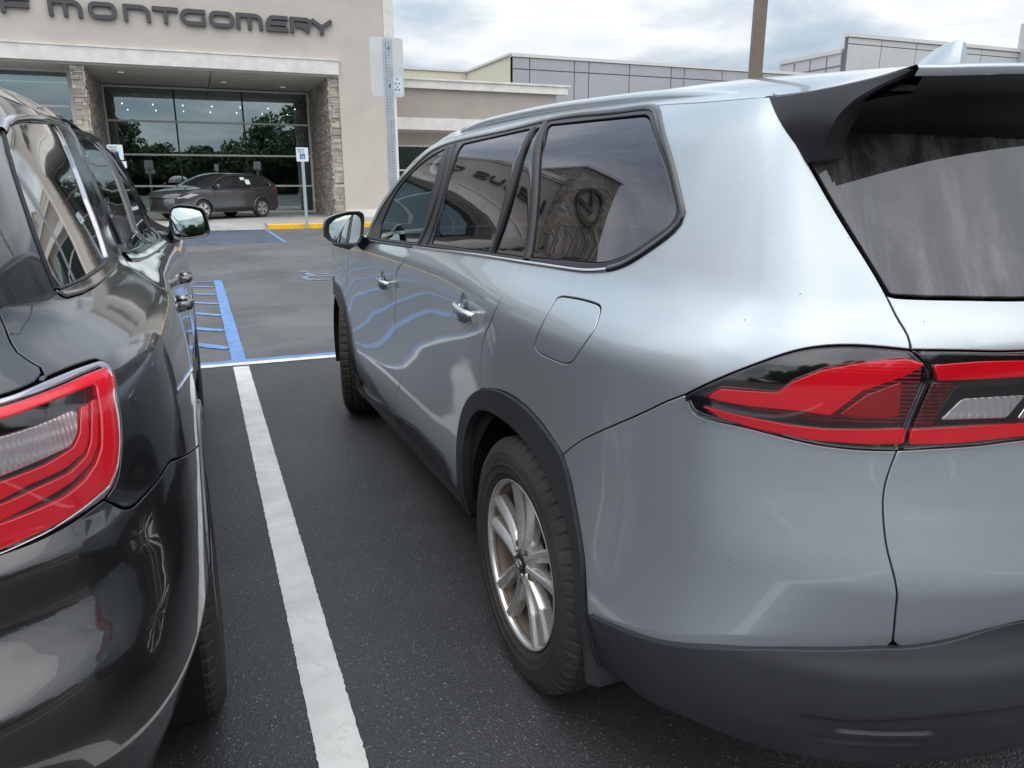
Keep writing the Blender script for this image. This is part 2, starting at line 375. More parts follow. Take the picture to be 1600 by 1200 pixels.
paint('silver_paint', (.47, .518, .553), .62, .33, dust=.10, flake=.10, specks=.8)
paint('black_paint', (.006, .006, .007), .0, .3, dust=.012, coat=1.0)
M['black_paint'].node_tree.nodes['Principled BSDF'].inputs['Coat IOR'].default_value = 1.62
paint('graphite_paint', (.075, .078, .084), .6, .26, dust=.03)
mat('grey_plastic', (.027, .029, .033), .52, spec=.45, bump=(900, .25, .0006), rvar=(3, .42, .62), var=(4, .15, 5))
mat('black_plastic', (.012, .012, .013), .45, bump=(900, .15, .0005))
mat('liner', (.010, .010, .011), .9, spec=.2)
mat('gloss_black', (.010, .010, .012), .08, spec=.7, coat=.6)
mat('satin_black', (.022, .022, .025), .33, spec=.5)
mat('rubber_seal', (.012, .012, .013), .6)
mat('chrome', (.78, .79, .80), .06, 1.0, rvar=(6, .03, .12))
mat('handle_chrome', (.26, .26, .27), .05, 1.0)
mat('dark_chrome', (.46, .44, .47), .10, 1.0, rvar=(6, .06, .16))
mat('satin_silver', (.62, .64, .66), .16, .9, rvar=(9, .12, .26))
mat('alloy', (.74, .74, .75), .30, .72, var=(14, .3, 7, (.62, .59, .56)), rvar=(9, .22, .40))
mat('brake_metal', (.25, .19, .15), .5, .8)
mat('tyre_rubber', (.030, .028, .027), .75, spec=.35, var=(7, .3, 7, (.062, .052, .045)), bump=(160, .25, .001))
mat('tyre_black', (.032, .031, .031), .7, spec=.35, bump=(160, .2, .001))
mat('red_lens', (.55, .003, .012), .22, .35, spec=.6, coat=1.0)
mat('deep_red_lens', (.13, .002, .006), .18, .4, spec=.6, coat=1.0)
mat('bright_red_lens', (.86, .004, .022), .20, .2, spec=.6, coat=1.0, emit=((1, .01, .03), .06))  # unlit lens; faint glow added to brighten the red under its cover
mat('smoke_lens', (.03, .006, .008), .08, spec=.6, coat=1.0)
def ribs(name, sc1, sc2, st, dist):
    nt = M[name].node_tree; b = nt.nodes['Principled BSDF']; tcn = [n for n in nt.nodes if n.type == 'TEX_COORD'][0]
    sp_ = N(nt, 'ShaderNodeSeparateXYZ'); L(nt, tcn, 'Object', sp_, 0); a = N(nt, 'ShaderNodeMath', operation='ADD'); L(nt, sp_, 'X', a, 0); L(nt, sp_, 'Y', a, 1)
    m1 = N(nt, 'ShaderNodeMath', operation='MULTIPLY', i_1=sc1); L(nt, a, 0, m1, 0); s1 = N(nt, 'ShaderNodeMath', operation='SINE'); L(nt, m1, 0, s1, 0)
    m2 = N(nt, 'ShaderNodeMath', operation='MULTIPLY', i_1=sc2); L(nt, sp_, 'Z', m2, 0); s2 = N(nt, 'ShaderNodeMath', operation='SINE'); L(nt, m2, 0, s2, 0)
    ad_ = N(nt, 'ShaderNodeMath', operation='ADD'); L(nt, s1, 0, ad_, 0); L(nt, s2, 0, ad_, 1); bp = N(nt, 'ShaderNodeBump', i_Strength=st, i_Distance=dist); L(nt, ad_, 0, bp, 'Height'); L(nt, bp, 0, b, 'Normal')
ribs('bright_red_lens', 900.0, 1100.0, .10, .0003); ribs('red_lens', 700.0, 700.0, .35, .0005); ribs('deep_red_lens', 600.0, 900.0, .4, .0006); 
mat('reflector', (.70, .67, .69), .26, .55, coat=1.0); ribs('reflector', 620.0, 300.0, .5, .0009)
mat('barrel', (.20, .155, .12), .5, .5, var=(9, .35, 6))
mat('mirror_glass', (.50, .56, .55), .015, 1.0)
mat('seat_cloth', (.10, .10, .105), .8)
mat('seat_light', (.34, .34, .33), .8)
glass('privacy_glass', (.05, .05, .055), 2.15, refl=(.95, .93, 1))
glass('front_glass', (.42, .50, .47), 1.85)
glass('rear_glass', (.05, .052, .055), 1.72, dust=.11, refl=(.93, .95, 1))
glass('clear_cover', (.99, .99, .99), 1.38)
# ------------------------------------------------------------------ the silver-grey suv
SX = 1.735                                            # its centre line
plan = [(1.735, 5.80), (1.35, 5.75), (1.06, 5.64), (.90, 5.47), (.83, 5.28), (.79, 5.08), (.772, 4.77), (.770, 4.45), (.780, 4.1), (.788, 3.6), (.790, 3.1),
        (.788, 2.7), (.776, 2.4), (.758, 2.1), (.750, 1.82), (.753, 1.55), (.767, 1.33), (.805, 1.14), (.875, 1.0), (.975, .905), (1.105, .835), (1.26, .79), (1.47, .757), (1.735, .745)]
wX = [0, .2, .5, .8, .95] + [1] * 12 + [.95, .8, .6, .42, .27, .13, 0]
wY = [-1, -.95, -.8, -.5, -.2] + [0] * 12 + [.25, .55, .85, .96, 1, 1, 1]
lev = [.28, .36, .44, .52, .60, .68, .76, .84, .92, 1.0, 1.08, 1.125, 1.17, 1.22, 1.29, 1.38, 1.47, 1.55, 1.61]
aS = [.040, .012, -.004, -.008, -.001, .006, .009, .008, .005, .001, -.003, .003, .026, .054, .076, .100, .124, .152, .198]
cR = [.80, .735, .731, .727, .722, .717, .7150, .734, .756, .766, .776, .779, .785, .812, .842, .884, .924, .958, 1.0]
plan = np.array(plan); wX = np.array(wX); wY = np.array(wY); planU = plan[:, 0].copy(); planU[5:18] = [.81, .805, .80, .795, .789, .785, .782, .780, .779, .780, .784, .795, .825]
def densify(plan, cols, sig=.09, n=58):
    u0 = np.r_[0, np.cumsum(np.linalg.norm(np.diff(plan, axis=0), axis=1))]; q = np.unique(np.r_[np.linspace(0, u0[-1], n)]); return q, [fair(u0, c, q, sig) for c in cols], u0
UB, (pX, pY, dX_, dY_, dU), UB0 = densify(plan, [plan[:, 0], plan[:, 1], wX, wY, planU])
levD = np.arange(.27, 1.6201, .0085); aS_ = fair(lev, aS, levD, .021); cR_ = fair(lev, cR, levD, .012) + .26 * .0025 * np.log1p(np.exp(np.clip((.742 - levD) / .0025, -40, 200)))
PB = np.zeros((len(UB), len(levD), 3))
for j, z in enumerate(levD):
    k_ = min(1, max(0, (z - 1.06) / .20)); k_ = k_*k_*(3 - 2*k_); px_ = pX*(1 - k_) + dU*k_
    PB[:, j, 0] = px_ + dX_ * aS_[j]; PB[:, j, 1] = pY + dY_ * (cR_[j] - .745); PB[:, j, 2] = z
PB[-1, :, 0] = SX
B = Surf(UB, levD, PB, sign=1)
UC = UB[-1]                                           # rear centre line
suv = empty('silver_suv', (SX, 3.3, 0))
tag(suv, 'silver-grey suv with tinted windows and red tail-lamps, parked right of the white line', 'suv', 'cars parked in the lot')
def mirror_mesh(o, cx, ax=0):
    """the same part on the other side of the car"""
    me = o.data.copy(); n = len(me.vertices); co = np.empty(n * 3); me.vertices.foreach_get('co', co); co = co.reshape(-1, 3); co[:, ax] = 2 * (cx - origin(o.parent)[ax]) - co[:, ax]
    Fc = [tuple(p.vertices)[::-1] for p in me.polygons]; mi = [p.material_index for p in me.polygons]
    ln = np.empty(len(me.loops) * 3); me.corner_normals.foreach_get('vector', ln); ln = ln.reshape(-1, 3)
    vn = {}; 
    for p in me.polygons:
        for li in p.loop_indices: vn[(p.index, me.loops[li].vertex_index)] = ln[li]
    m2 = bpy.data.meshes.new(o.name); m2.from_pydata(co.tolist(), [], Fc); 
    for m in me.materials: m2.materials.append(m)
    m2.polygons.foreach_set('material_index', mi); m2.polygons.foreach_set('use_smooth', [True] * len(Fc)); m2.update()
    nn = []
    for p in m2.polygons:
        for vi in p.vertices:
            q = vn[(p.index, vi)]; nn.append((-q[0], q[1], q[2]) if ax == 0 else (q[0], -q[1], q[2]))
    m2.normals_split_custom_set(nn)
    c = bpy.data.objects.new(o.name.split('.')[0], m2); col.objects.link(c); c.parent = o.parent
    for k in ('label',):
        if k in o: c[k] = o[k]
    return c
def panel(name, surf, outer, m, parent, holes=(), mirror=None, **kw):
    V, Fc, Nn = patch(surf, outer, holes, **kw); o = mk(name, V, Fc, m, parent, Nn)
    if mirror is not None: 
        c = mirror_mesh(o, mirror); 
    return o
def px(surf, pts, off=0.0): return surf.at(pts, off)
S_ = lambda pts: px(B, pts)
gap_gate = S_([(1203, 150), (1245, 225), (1285, 295), (1335, 378), (1385, 462), (1404, 500), (1418, 523), (1423, 547)])
gap_lamp = S_([(1423, 547), (1448, 573), (1450, 590), (1420, 663), (1402, 704)])
gap_low = S_([(1402, 704), (1385, 751), (1380, 785), (1382, 827), (1390, 873), (1402, 932), (1399, 961), (1395, 1002)])
bump_top = S_([(880, 710), (909, 688), (1000, 647), (1040, 628), (1070, 617)])
bump_bot = S_([(918, 960), (1000, 996), (1040, 1006), (1156, 1013), (1273, 1015), (1385, 1012)])
lamp_top = S_([(1070, 617), (1127, 590), (1186, 567), (1244, 548), (1302, 540), (1361, 541), (1423, 547)])
lamp_bot = S_([(1402, 704), (1355, 703), (1291, 697), (1232, 685), (1157, 666), (1100, 653), (1080, 641), (1070, 617)])
arch_out = S_([(719, 762), (717, 725), (719, 672), (729, 632), (752, 608), (785, 611), (825, 637), (856, 673), (880, 710)])
arch_out2 = S_([(880, 710), (892, 750), (901, 796), (914, 886), (918, 960)])
gap_rq = S_([(818, 408), (802, 433), (790, 453), (773, 487), (760, 517), (753, 542), (751, 575), (752, 608)])
gap_fr = S_([(643, 383), (631, 408), (620, 424), (618, 470), (618, 505), (622, 540), (628, 575), (626, 596), (619, 622), (622, 650)])
clad_top = S_([(556, 572), (567, 603), (595, 631), (622, 652), (655, 673), (683, 701), (700, 725), (709, 750), (719, 762)])
iF = int(np.argmin(np.abs(clad_top[:, 0] - gap_fr[-1][0]))); clad_top[iF] = gap_fr[-1]
farch_out = S_([(507, 437), (513, 434), (518, 434), (529, 446), (538, 470), (545, 502), (550, 533), (556, 572)])
gap_ff = S_([(545, 390), (543, 428), (541.5, 455), (541.5, 485)])
belt_q = S_([(818, 408), (865, 414), (917, 421), (951, 420), (977, 412), (1015, 388), (1045, 365), (1064, 348)])
win_q = S_([(1064, 348), (1068, 337), (1065, 322), (1048, 252), (1026, 174)])
win_top = S_([(1026, 174), (1021, 168), (1010, 168), (962, 174), (900, 180), (855, 187), (843, 190), (787, 204), (711, 221)])
win_a = S_([(711, 221), (675, 236), (656, 252), (637, 271), (620, 292), (601, 319), (584, 351), (574, 373)])
belt_r = S_([(643, 383), (700, 390), (760, 399), (818, 408)])
belt_f = S_([(574, 373), (600, 377), (643, 383)])
crease = S_([(1203, 150), (1110, 158), (1030, 163), (940, 172), (850, 183), (787, 195), (715, 212), (678, 226), (656, 242), (636, 262), (619, 284), (601, 308), (584, 340), (571, 368)])
Cc = smooth_path(crease, .02)
# --- panels of the painted body
def rev(a): return a[::-1]
uF = UB0[4] + .05
quarter = loop([gap_rq, arch_out[arch_out.shape[0]-5:], bump_top, lamp_top, rev(gap_gate), crease[:9][:, :], np.array([crease[8], win_a[0] + [0, .0]]), np.array([win_a[0], win_top[-1]]), rev(win_top), rev(win_q), rev(belt_q)]) if False else None
# body side ring above and behind the windows (D pillar, roof side) down to the bumper
qseg = [gap_rq, arch_out[4:], bump_top, lamp_top, rev(gap_gate), crease[:7], np.array([crease[6], win_top[-1]]), rev(win_top), rev(win_q), rev(belt_q)]
qo = loop(qseg)
fuel = loop([S_([(880, 463), (905, 467), (930, 474), (938, 482), (934, 500), (925, 520), (900, 556), (893, 565), (884, 568), (860, 560), (842, 551), (836, 543), (838, 528), (847, 506), (863, 476), (870, 466), (880, 463)])], .008)
panel('quarter_panel', B, qo, M['silver_paint'], suv, holes=[fuel], mirror=SX, step=.035)
panel('fuel_door', B, fuel, M['silver_paint'], suv, step=.03, off=-.0005)
aseg = loop([np.array([crease[6], win_top[-1]]), win_a, np.array([win_a[-1], crease[-1]]), rev(crease[6:])])
panel('windscreen_pillar', B, aseg, M['silver_paint'], suv, mirror=SX, step=.03)
rear_door = loop([gap_fr, clad_top[iF:], arch_out[:5], rev(gap_rq), rev(belt_r)])
gff_low = px(B, [(541.5, 485), (545, 502)])
front_door = loop([np.vstack([gap_ff, farch_out[5:6]]), farch_out[5:], clad_top[:iF+1], rev(gap_fr), rev(belt_f), np.array([belt_f[0], gap_ff[0]])])
hc = S_([(733, 487)])[0]; hf_ = S_([(604, 441)])[0]
def cup(c, ru, rv):
    a = np.linspace(0, 2*np.pi, 40, endpoint=False); return np.stack([c[0] + ru*np.cos(a), c[1] + rv*np.sin(a)], 1)
def dent(c, ru, rv, depth):
    return lambda uv: -depth * np.clip(1 - ((uv[:, 0]-c[0])/ru)**2 - ((uv[:, 1]-c[1])/rv)**2, 0, 1)**.7
# door cups behind the handles are pressed into the skin
cr_ = hc + [-.055, .0]; cf_ = hf_ + [-.055, .0]
def door_panel(name, outline, cc):
    V, Fc, Nn = patch(B, outline, [cup(cc, .052, .052)], step=.035, gap=.0019, rim=.010); 
    # only the outer edge gets a shut line; the cup closes the hole
    o = mk(name, V, Fc, M['silver_paint'], suv, Nn); mirror_mesh(o, SX)
    a = np.linspace(0, 2*np.pi, 41)[:-1]; rr = np.linspace(1.06, 0, 9); G = np.array([[(cc[0] + .052*r*math.cos(t), cc[1] + .052*r*math.sin(t)) for t in a] for r in rr])
    dep = -.014 * np.clip(1 - rr**2, 0, 1)**.8 + .0002
    P = np.array([B.ev(g) + B.nrm(g) * d for g, d in zip(G, dep)]); m = MB(); m.grid(P, close=True, flip=True)
    c_ = m.build('handle_cup', M['silver_paint'], o, smooth=True)
    return o
rd = door_panel('rear_door', rear_door, cr_); fd = door_panel('front_door', front_door, cf_)
def handle(c, parent, mt, L_=.195):
    # strap handle running along the car, ends falling back to the skin
    s_ = np.linspace(-1, 1, 15); m = MB(); rings = []
    for t in s_:
        w = .0225 * (1 - abs(t)**6 * .35); so = .036 * (1 - abs(t)**4 * .75); q = c + [t * L_ / 2, -.004 * t]
        p = B.ev([q])[0]; n = B.nrm([q])[0]; up = np.array([0, 0, 1.])
        rg = []
        for k in range(14):
            a = 2*math.pi*k/14; cx_, cy_ = math.cos(a), math.sin(a); rg.append(p + n * (so + .012 * np.sign(cx_) * abs(cx_)**.7) + up * (w * np.sign(cy_) * abs(cy_)**.75))
        rings.append(rg)
    m.grid(rings, close=True, flip=True); m.add(rings[0], [tuple(range(14))]); m.add(rings[-1], [tuple(range(13, -1, -1))])
    for t in (-.82, .8):
        q = c + [t * L_ / 2, 0]; p = B.ev([q])[0]; n = B.nrm([q])[0]; m.tube([p - n*.004, p + n*.03], [.017, .014], 12)
    return m.build('door_handle', mt, parent, smooth=True)
handle(hc, rd, M['satin_silver']); handle(hf_, fd, M['satin_silver'])
# front fender
fnose = UB0[2]
fender = loop([np.array(S_([(545, 390)])[0:1].tolist() + [[fnose, 1.02]]), np.array([[fnose, 1.02], [fnose, .50]]), np.array([[fnose, .50], [UB0[4] + .02, .50]]),
               np.vstack([[[UB0[4] + .02, .50]], S_([(505, 470), (506, 452)]), farch_out[:6]]) if False else np.vstack([[[UB0[4] + .02, .50]], [[UB0[4] + .06, .72]], farch_out[1:6]]), np.vstack([farch_out[5:6], rev(gap_ff)])])
panel('front_fender', B, fender, M['silver_paint'], suv, mirror=SX, step=.04)
nose = loop([np.array([[0, .98], [fnose, 1.02]]), np.array([[fnose, 1.02], [fnose, .50]]), np.array([[fnose, .50], [0, .50]]), np.array([[0, .5], [0, .98]])])
panel('front_bumper', B, nose, M['silver_paint'], suv, mirror=SX, step=.06)
# rear bumper skin and tailgate
bumper = loop([bump_top, rev(lamp_bot), gap_low, rev(bump_bot), rev(arch_out2)])
panel('rear_bumper', B, bumper, M['silver_paint'], suv, mirror=SX, step=.03)
g_bot = np.vstack([gap_low[-1:], px(B, [(1412, 1012), (1500, 997), (1600, 970)]), [[UC, .645]]])
lb2 = np.vstack([gap_low[:1], px(B, [(1448, 701), (1536, 695), (1600, 687)]), [[UC, 1.005]]])
lt2 = np.vstack([gap_gate[-1:], px(B, [(1507, 548), (1600, 548)]), [[UC, 1.172]]])
gl_bot = np.vstack([px(B, [(1389, 463), (1500, 468), (1600, 469)]), [[UC, 1.243]]])
def mir_u(P): return np.stack([2*UC - P[:, 0], P[:, 1]], 1)
# extend the surface across the centre so that the tailgate is one piece
PB2 = PB[::-1][1:].copy(); PB2[:, :, 0] = 2*SX - PB2[:, :, 0]
B2 = Surf(np.r_[UB, 2*UC - UB[::-1][1:]], levD, np.concatenate([PB, PB2]), sign=1)
def full(path_l):   # a path ending on the centre line, continued to the other side
    return np.vstack([path_l, mir_u(path_l[:-1])[::-1]])
gate_low = loop([gap_low, full(g_bot), mir_u(gap_low)[::-1], full(lb2)[::-1]])
gate = empty('tailgate', (0, 0, 0)); gate.parent = suv
def gpart(name, V, Fc, m, Nn=None, smooth=True):
    return mk(name, V, Fc, m, suv, Nn, smooth)
bpy.data.objects.remove(gate)
V, Fc, Nn = patch(B2, gate_low, step=.035); tailgate = mk('tailgate', V, Fc, M['silver_paint'], suv, Nn)
k5 = 5
gate_up = loop([gap_gate[4:], full(lt2), mir_u(gap_gate[4:])[::-1], full(np.vstack([gap_gate[4:5] + [.004, 0], gl_bot]))[::-1]])
V, Fc, Nn = patch(B2, gate_up, step=.03); mk('shoulder_panel', V, Fc, M['silver_paint'], tailgate, Nn)
ztop = 1.545
gtop = np.array([[gap_gate[0][0] + .05, ztop], [UC, ztop + .01]])
rglass = loop([gap_gate[:5] + [.006, .004], full(np.vstack([gap_gate[4:5] + [.006, .004], gl_bot + [0, .004]])), mir_u(gap_gate[:5] + [.006, .004])[::-1], full(np.vstack([gap_gate[:1] + [.006, .004], gtop]))[::-1]])
V, Fc, Nn = patch(B2, rglass, step=.04, off=-.003); mk('rear_window', V, Fc, M['rear_glass'], tailgate, Nn)
# frit band: dark print round the inside of the rear glass
rg_ = ccw(rglass); fr_in = inset(rg_, .035); dmin = np.array([np.sqrt(((rg_ - q)**2).sum(1).min()) for q in fr_in]); fr_in = fr_in[inside(rg_, fr_in) & (dmin > .030)]; fr_in = resample(np.vstack([fr_in, fr_in[:1]]), .02)[:-1]
V, Fc, Nn = patch(B2, rglass, [fr_in], step=.03, off=-.006, rim=.002); mk('glass_border', V, Fc, M['satin_black'], tailgate, Nn)
# --- dark shell behind the skin
sh = loop([np.array([[UB0[1], .32], [UC, .32]]), np.array([[UC, .32], [UC, 1.20]]), np.array([[UC, 1.20], [gap_gate[4][0] + .02, 1.22]]), gap_gate[4:0:-1] + [.01, 0], np.array([gap_gate[1] + [.01, 0], crease[0]]), crease, np.array([crease[-1], [UB0[1], 1.0]]), np.array([[UB0[1], 1.0], [UB0[1], .32]])])
def disc(cu, cv, r): a = np.linspace(0, 2*np.pi, 60, endpoint=False); return np.stack([cu + r*np.cos(a), cv + r*np.sin(a)], 1)
uR = B.at([tuple(project([[.745, 1.82, .6]])[0])])[0][0]; iA = np.interp(0, [0], [0])
def u_of_y(y): return float(np.interp(-y, -plan[:18, 1], UB0[:18]))
uR = u_of_y(1.82); uFr = u_of_y(1.82 + 2.949)
print('uR', uR, 'uF', uFr)
def clipv(P, v0): return P[P[:, 1] > v0]
def arch_hole(u, r): 
    a = np.linspace(R(-6), R(186), 40); Q = np.stack([u + r*np.cos(a), .37 + r*np.sin(a)], 1); return Q
sh_hole = [inset(ccw(loop([belt_q, win_q, win_top, win_a, belt_f, belt_r])), .006)]
shell_out = loop([np.array([[UB0[1], .36], [uFr - .43, .36]])] + [arch_hole(uFr, .43)[::-1]] + [np.array([[uFr + .43, .33], [uR - .44, .33]])] + [arch_hole(uR, .44)[::-1]] + [np.array([[uR + .44, .36], [UC, .36]])] + [np.array([[UC, .36], [UC, 1.20]]), np.array([[UC, 1.20], [gap_gate[4][0] + .02, 1.22]]), gap_gate[4:0:-1] + [.01, 0], np.array([gap_gate[1] + [.01, 0], crease[0] - [0, .01]]), crease - [0, .01], np.array([crease[-1] - [0, .01], [UB0[1], .98]]), np.array([[UB0[1], .98], [UB0[1], .36]])], .02)
V, Fc, Nn = patch(B, shell_out, sh_hole, step=.06, off=-.016, rim=.001); o = mk('body_shell', V, Fc, M['liner'], suv, Nn); mirror_mesh(o, SX)
# --- windows: black surround, glass panes, mouldings
dlo = loop([belt_q, win_q, win_top, win_a, belt_f, belt_r])
def G_(pts, r): return ccw(rounded(S_(pts), r))
gq = G_([(858, 196), (1014, 180), (1037, 255), (1057, 332), (1045, 352), (985, 396), (945, 411), (827, 401)], [.012, .03, .05, .04, .04, .06, .05, .02])
gf = G_([(838, 202), (848, 200), (819, 401), (771, 394)], .008)
gr = G_([(722, 226), (829, 202), (765, 393), (674, 381)], [.02, .015, .01, .015])
g1 = ccw(np.vstack([smooth_path(S_([(696, 233), (671, 247), (645, 269), (623, 295), (606, 326), (596, 350)]), .012), rounded(S_([(592, 372), (657, 380), (665, 340), (692, 240)]), .01)[:]]))
V, Fc, Nn = patch(B, dlo, [inset(q, -.001) for q in (gq, gf, gr, g1)], step=.03, off=.0015, rim=.012); o = mk('window_surround', V, Fc, M['satin_black'], suv, Nn); mirror_mesh(o, SX)
for nm, q, mt in (('quarter_window', gq, 'privacy_glass'), ('vent_window', gf, 'privacy_glass'), ('rear_door_window', gr, 'privacy_glass'), ('front_door_window', g1, 'front_glass')):
    panel(nm, B, q, M[mt], suv, mirror=SX, step=.04, off=-.003, rim=.003, gap=0)
def along(pts, step=.02): return smooth_path(S_(pts), step)
o = strip(B, along([(646, 386), (700, 393), (760, 401), (818, 410), (865, 417), (917, 423.5), (950, 421.5)]), .010, off=.003, h=.004).build('chrome_moulding', M['chrome'], suv, smooth=True); mirror_mesh(o, SX)
o = strip(B, along([(576, 377), (600, 380), (645, 386)]), .010, off=.003, h=.004).build('chrome_moulding', M['satin_black'], suv, smooth=True)
for pts, w in (([(711, 226), (695, 290), (668, 381)], .020), ([(835, 200), (800, 300), (768, 394)], .022), ([(853, 192), (836, 300), (823, 406)], .030), ([(700, 232), (684, 300), (655, 380)], .035)):
    o = strip(B, along(pts), w, off=.0025, h=.005).build('window_pillar', M['satin_black'], suv, smooth=True); mirror_mesh(o, SX)
o = strip(B, along([(574, 371), (584, 351), (601, 319), (620, 292), (637, 271), (656, 252), (675, 236), (711, 221), (787, 204), (850, 189), (900, 180), (962, 174), (1010, 168), (1021, 169), (1027, 176), (1048, 252), (1065, 322), (1067, 337), (1060, 351), (1040, 370), (1015, 388), (977, 412), (951, 420)]), .016, off=.002, h=.004).build('window_trim', M['gloss_black'], suv, smooth=True); mirror_mesh(o, SX)
# --- roof: from the crease up and over
ct = Cc[::-1]                                         # front to rear
CP = B.ev(ct); tl = np.r_[0, np.cumsum(np.linalg.norm(np.diff(CP, axis=0), axis=1))]
kn = np.linspace(0, tl[-1], 18); CPk = np.stack([np.interp(kn, tl, CP[:, k]) for k in range(3)], 1)
print('crease pts', CPk[[0, 4, 8, 12, 17]].round(2).tolist())
yy = np.array([.8, 1.15, 1.6, 2.2, 2.8, 3.2]); zc_y = np.array([1.63, 1.662, 1.690, 1.708, 1.71, 1.70])
sk = np.array([0, .035, .08, .15, .26, .42, .62, .82, 1.0])
PR = np.zeros((18, len(sk), 3))
ihead = int(np.argmin(np.abs(CPk[:, 1] - 2.95)))
for i, c in enumerate(CPk):
    if i >= ihead: yc, zc_ = c[1] + .02, np.interp(c[1], yy, zc_y); dyc = .18 * max(0, (i - ihead < 4) * (4 - (i - ihead)) / 4); yc = c[1] + dyc
    else:
        f = i / ihead; yc = c[1] + .45 - .27 * f; zc_ = c[2] + .02 + .115 * f**.7
    for j, s in enumerate(sk):
        PR[i, j] = (c[0] + (SX - c[0]) * s, c[1] + (yc - c[1]) * (1 - (1 - s)**2), c[2] + (zc_ - c[2]) * (1 - (1 - s)**4.2))
kr = kn; vr = sk * .9
PRm = PR[:, ::-1][:, 1:].copy(); PRm[:, :, 0] = 2*SX - PRm[:, :, 0]
Rf = Surf(kr, np.r_[vr, 1.8 - vr[::-1][1:]], np.concatenate([PR, PRm], 1), sign=1)
if Rf.nrm([[kn[10], .6]])[0][2] < 0: Rf.sign = -1
th = kn[ihead] - .02
roof_o = loop([np.array([[th, .03], [kn[-1] - .005, 0]]), np.array([[kn[-1] - .005, 0], [kn[-1] - .02, .12], [kn[-1] - .01, .9], [kn[-1] - .02, 1.68], [kn[-1] - .005, 1.8]]), np.array([[kn[-1] - .005, 1.8], [th, 1.77]]), np.array([[th, 1.77], [th, .03]])], .03)
roof_o = loop([np.array([[0, 0], [kn[-1] - .012, 0]]), np.array([[kn[-1] - .012, 0], [kn[-1] - .015, .12], [kn[-1] - .06, .9], [kn[-1] - .015, 1.68], [kn[-1] - .012, 1.8]]), np.array([[kn[-1] - .012, 1.8], [0, 1.8]]), np.array([[0, 1.8], [0, 1.755]]), np.array([[0, 1.755], [th, 1.72]]), np.array([[th, 1.72], [th, .08]]), np.array([[th, .08], [0, .045]]), np.array([[0, .045], [0, 0]])], .03)
V, Fc, Nn = patch(Rf, roof_o, step=.06, gap=.0005); mk('roof', V, Fc, M['silver_paint'], suv, Nn)
wsc = loop([np.array([[.0, .05], [th, .085]]), np.array([[th, .085], [th, 1.715]]), np.array([[th, 1.715], [.0, 1.75]]), np.array([[.0, 1.75], [.0, .05]])], .04)
V, Fc, Nn = patch(Rf, wsc, step=.08, off=-.004); mk('windscreen', V, Fc, M['front_glass'], suv, Nn)
V, Fc, Nn = patch(Rf, inset(ccw(roof_o), .01), step=.1, off=-.03); mk('headliner', V, Fc, M['seat_light'], suv, Nn)
# roof rails
def rail_pts(sd):
    out_ = []
    for t in np.linspace(th - .02, kn[-1] - .10, 30):
        f = (t - th + .02) / (kn[-1] - .08 - th); v = .065 if sd > 0 else 1.8 - .065
        p = Rf.ev([[t, v]])[0] + [0, 0, .020 * (1 - abs(2*f - 1)**5) - .008 - .012*f]; out_.append(p)
    return out_
for sd in (1, -1):
    m = MB(); m.tube(rail_pts(sd), .015, 12, sx=1.35); 
    for k in (1, 14, 27):
        p = rail_pts(sd)[k]; m.tube([p - [0, 0, .045], p], [.016, .012], 8)
    m.build('roof_rail', M['silver_paint'], suv, smooth=True)
# ------------------------------------------------------------------ lower cladding, arches, wheels, lamps, spoiler, mirror, cabin
levK = [.24, .29, .34, .40, .46, .52, .57, .61, .65, .70]
aK = [.13, .055, .016, -.006, -.018, -.022, -.018, -.008, -.006, 0]
cK = [.93, .840, .770, .731, .711, .706, .708, .724, .736, .736]
levE = np.arange(.24, .7001, .007); aK_ = fair(levK, aK, levE, .010); cK_ = fair(levK, cK, levE, .004)
PK = np.zeros((len(UB), len(levE), 3))
for j, z in enumerate(levE): PK[:, j, 0] = pX + dX_ * aK_[j]; PK[:, j, 1] = pY + dY_ * (cK_[j] - .745); PK[:, j, 2] = z
PK[-1, :, 0] = SX
K = Surf(UB, levE, PK, sign=1)
PK2 = PK[::-1][1:].copy(); PK2[:, :, 0] = 2*SX - PK2[:, :, 0]
K2 = Surf(np.r_[UB, 2*UC - UB[::-1][1:]], levE, np.concatenate([PK, PK2]), sign=1)
k_top = px(K2, [(917, 960), (935, 969), (1000, 996), (1040, 1006), (1156, 1013), (1273, 1015), (1385, 1012), (1412, 1012), (1500, 997), (1600, 970)])
k_top = np.vstack([k_top, [[UC, .638]]])
k_left = px(K2, [(917, 960), (930, 1000), (944, 1040), (958, 1068)])
k_bot = np.vstack([k_left[-1:], px(K2, [(1010, 1094), (1060, 1117), (1120, 1143), (1180, 1164)])]); k_bot = np.vstack([k_bot, [[k_bot[-1][0] + .15, k_bot[-1][1] - .012], [UC - .3, .335], [UC, .33]]]); print('k_bot', k_bot.round(3).tolist())
def kb(uv):   # a raised ledge over two moulded slots either side of the centre
    u, v = uv[:, 0], uv[:, 1]; du = UC - np.abs(u - UC); sg = lambda x, w: 1 / (1 + np.exp(-np.clip(x / w, -50, 50)))
    q = du - UB0[18] - .16; on = sg(q + .03, .012); top_ = .478 + .02 * sg(q - .10, .04)
    ledge = sg(top_ - v, .0022) * on * sg(v - .37 + .3 * np.minimum(0, q), .01)
    s1 = (np.exp(-((v - .447) / .0045) ** 2) * sg(q - .02, .006) * sg(.20 - q, .006) + np.exp(-((v - .418) / .0042) ** 2) * sg(q + .00, .006) * sg(.19 - q, .006))
    return -.011 * ledge - .009 * s1
ko = loop([rev(k_left), full(k_top), mir_u(k_left), full(k_bot)[::-1]], .014)
V, Fc, Nn = patch(K2, ko, step=.0075, bulge=kb, rim=.03)
o = mk('bumper_cladding', V, Fc, M['grey_plastic'], suv, None); sharp_by_angle(o, 24)
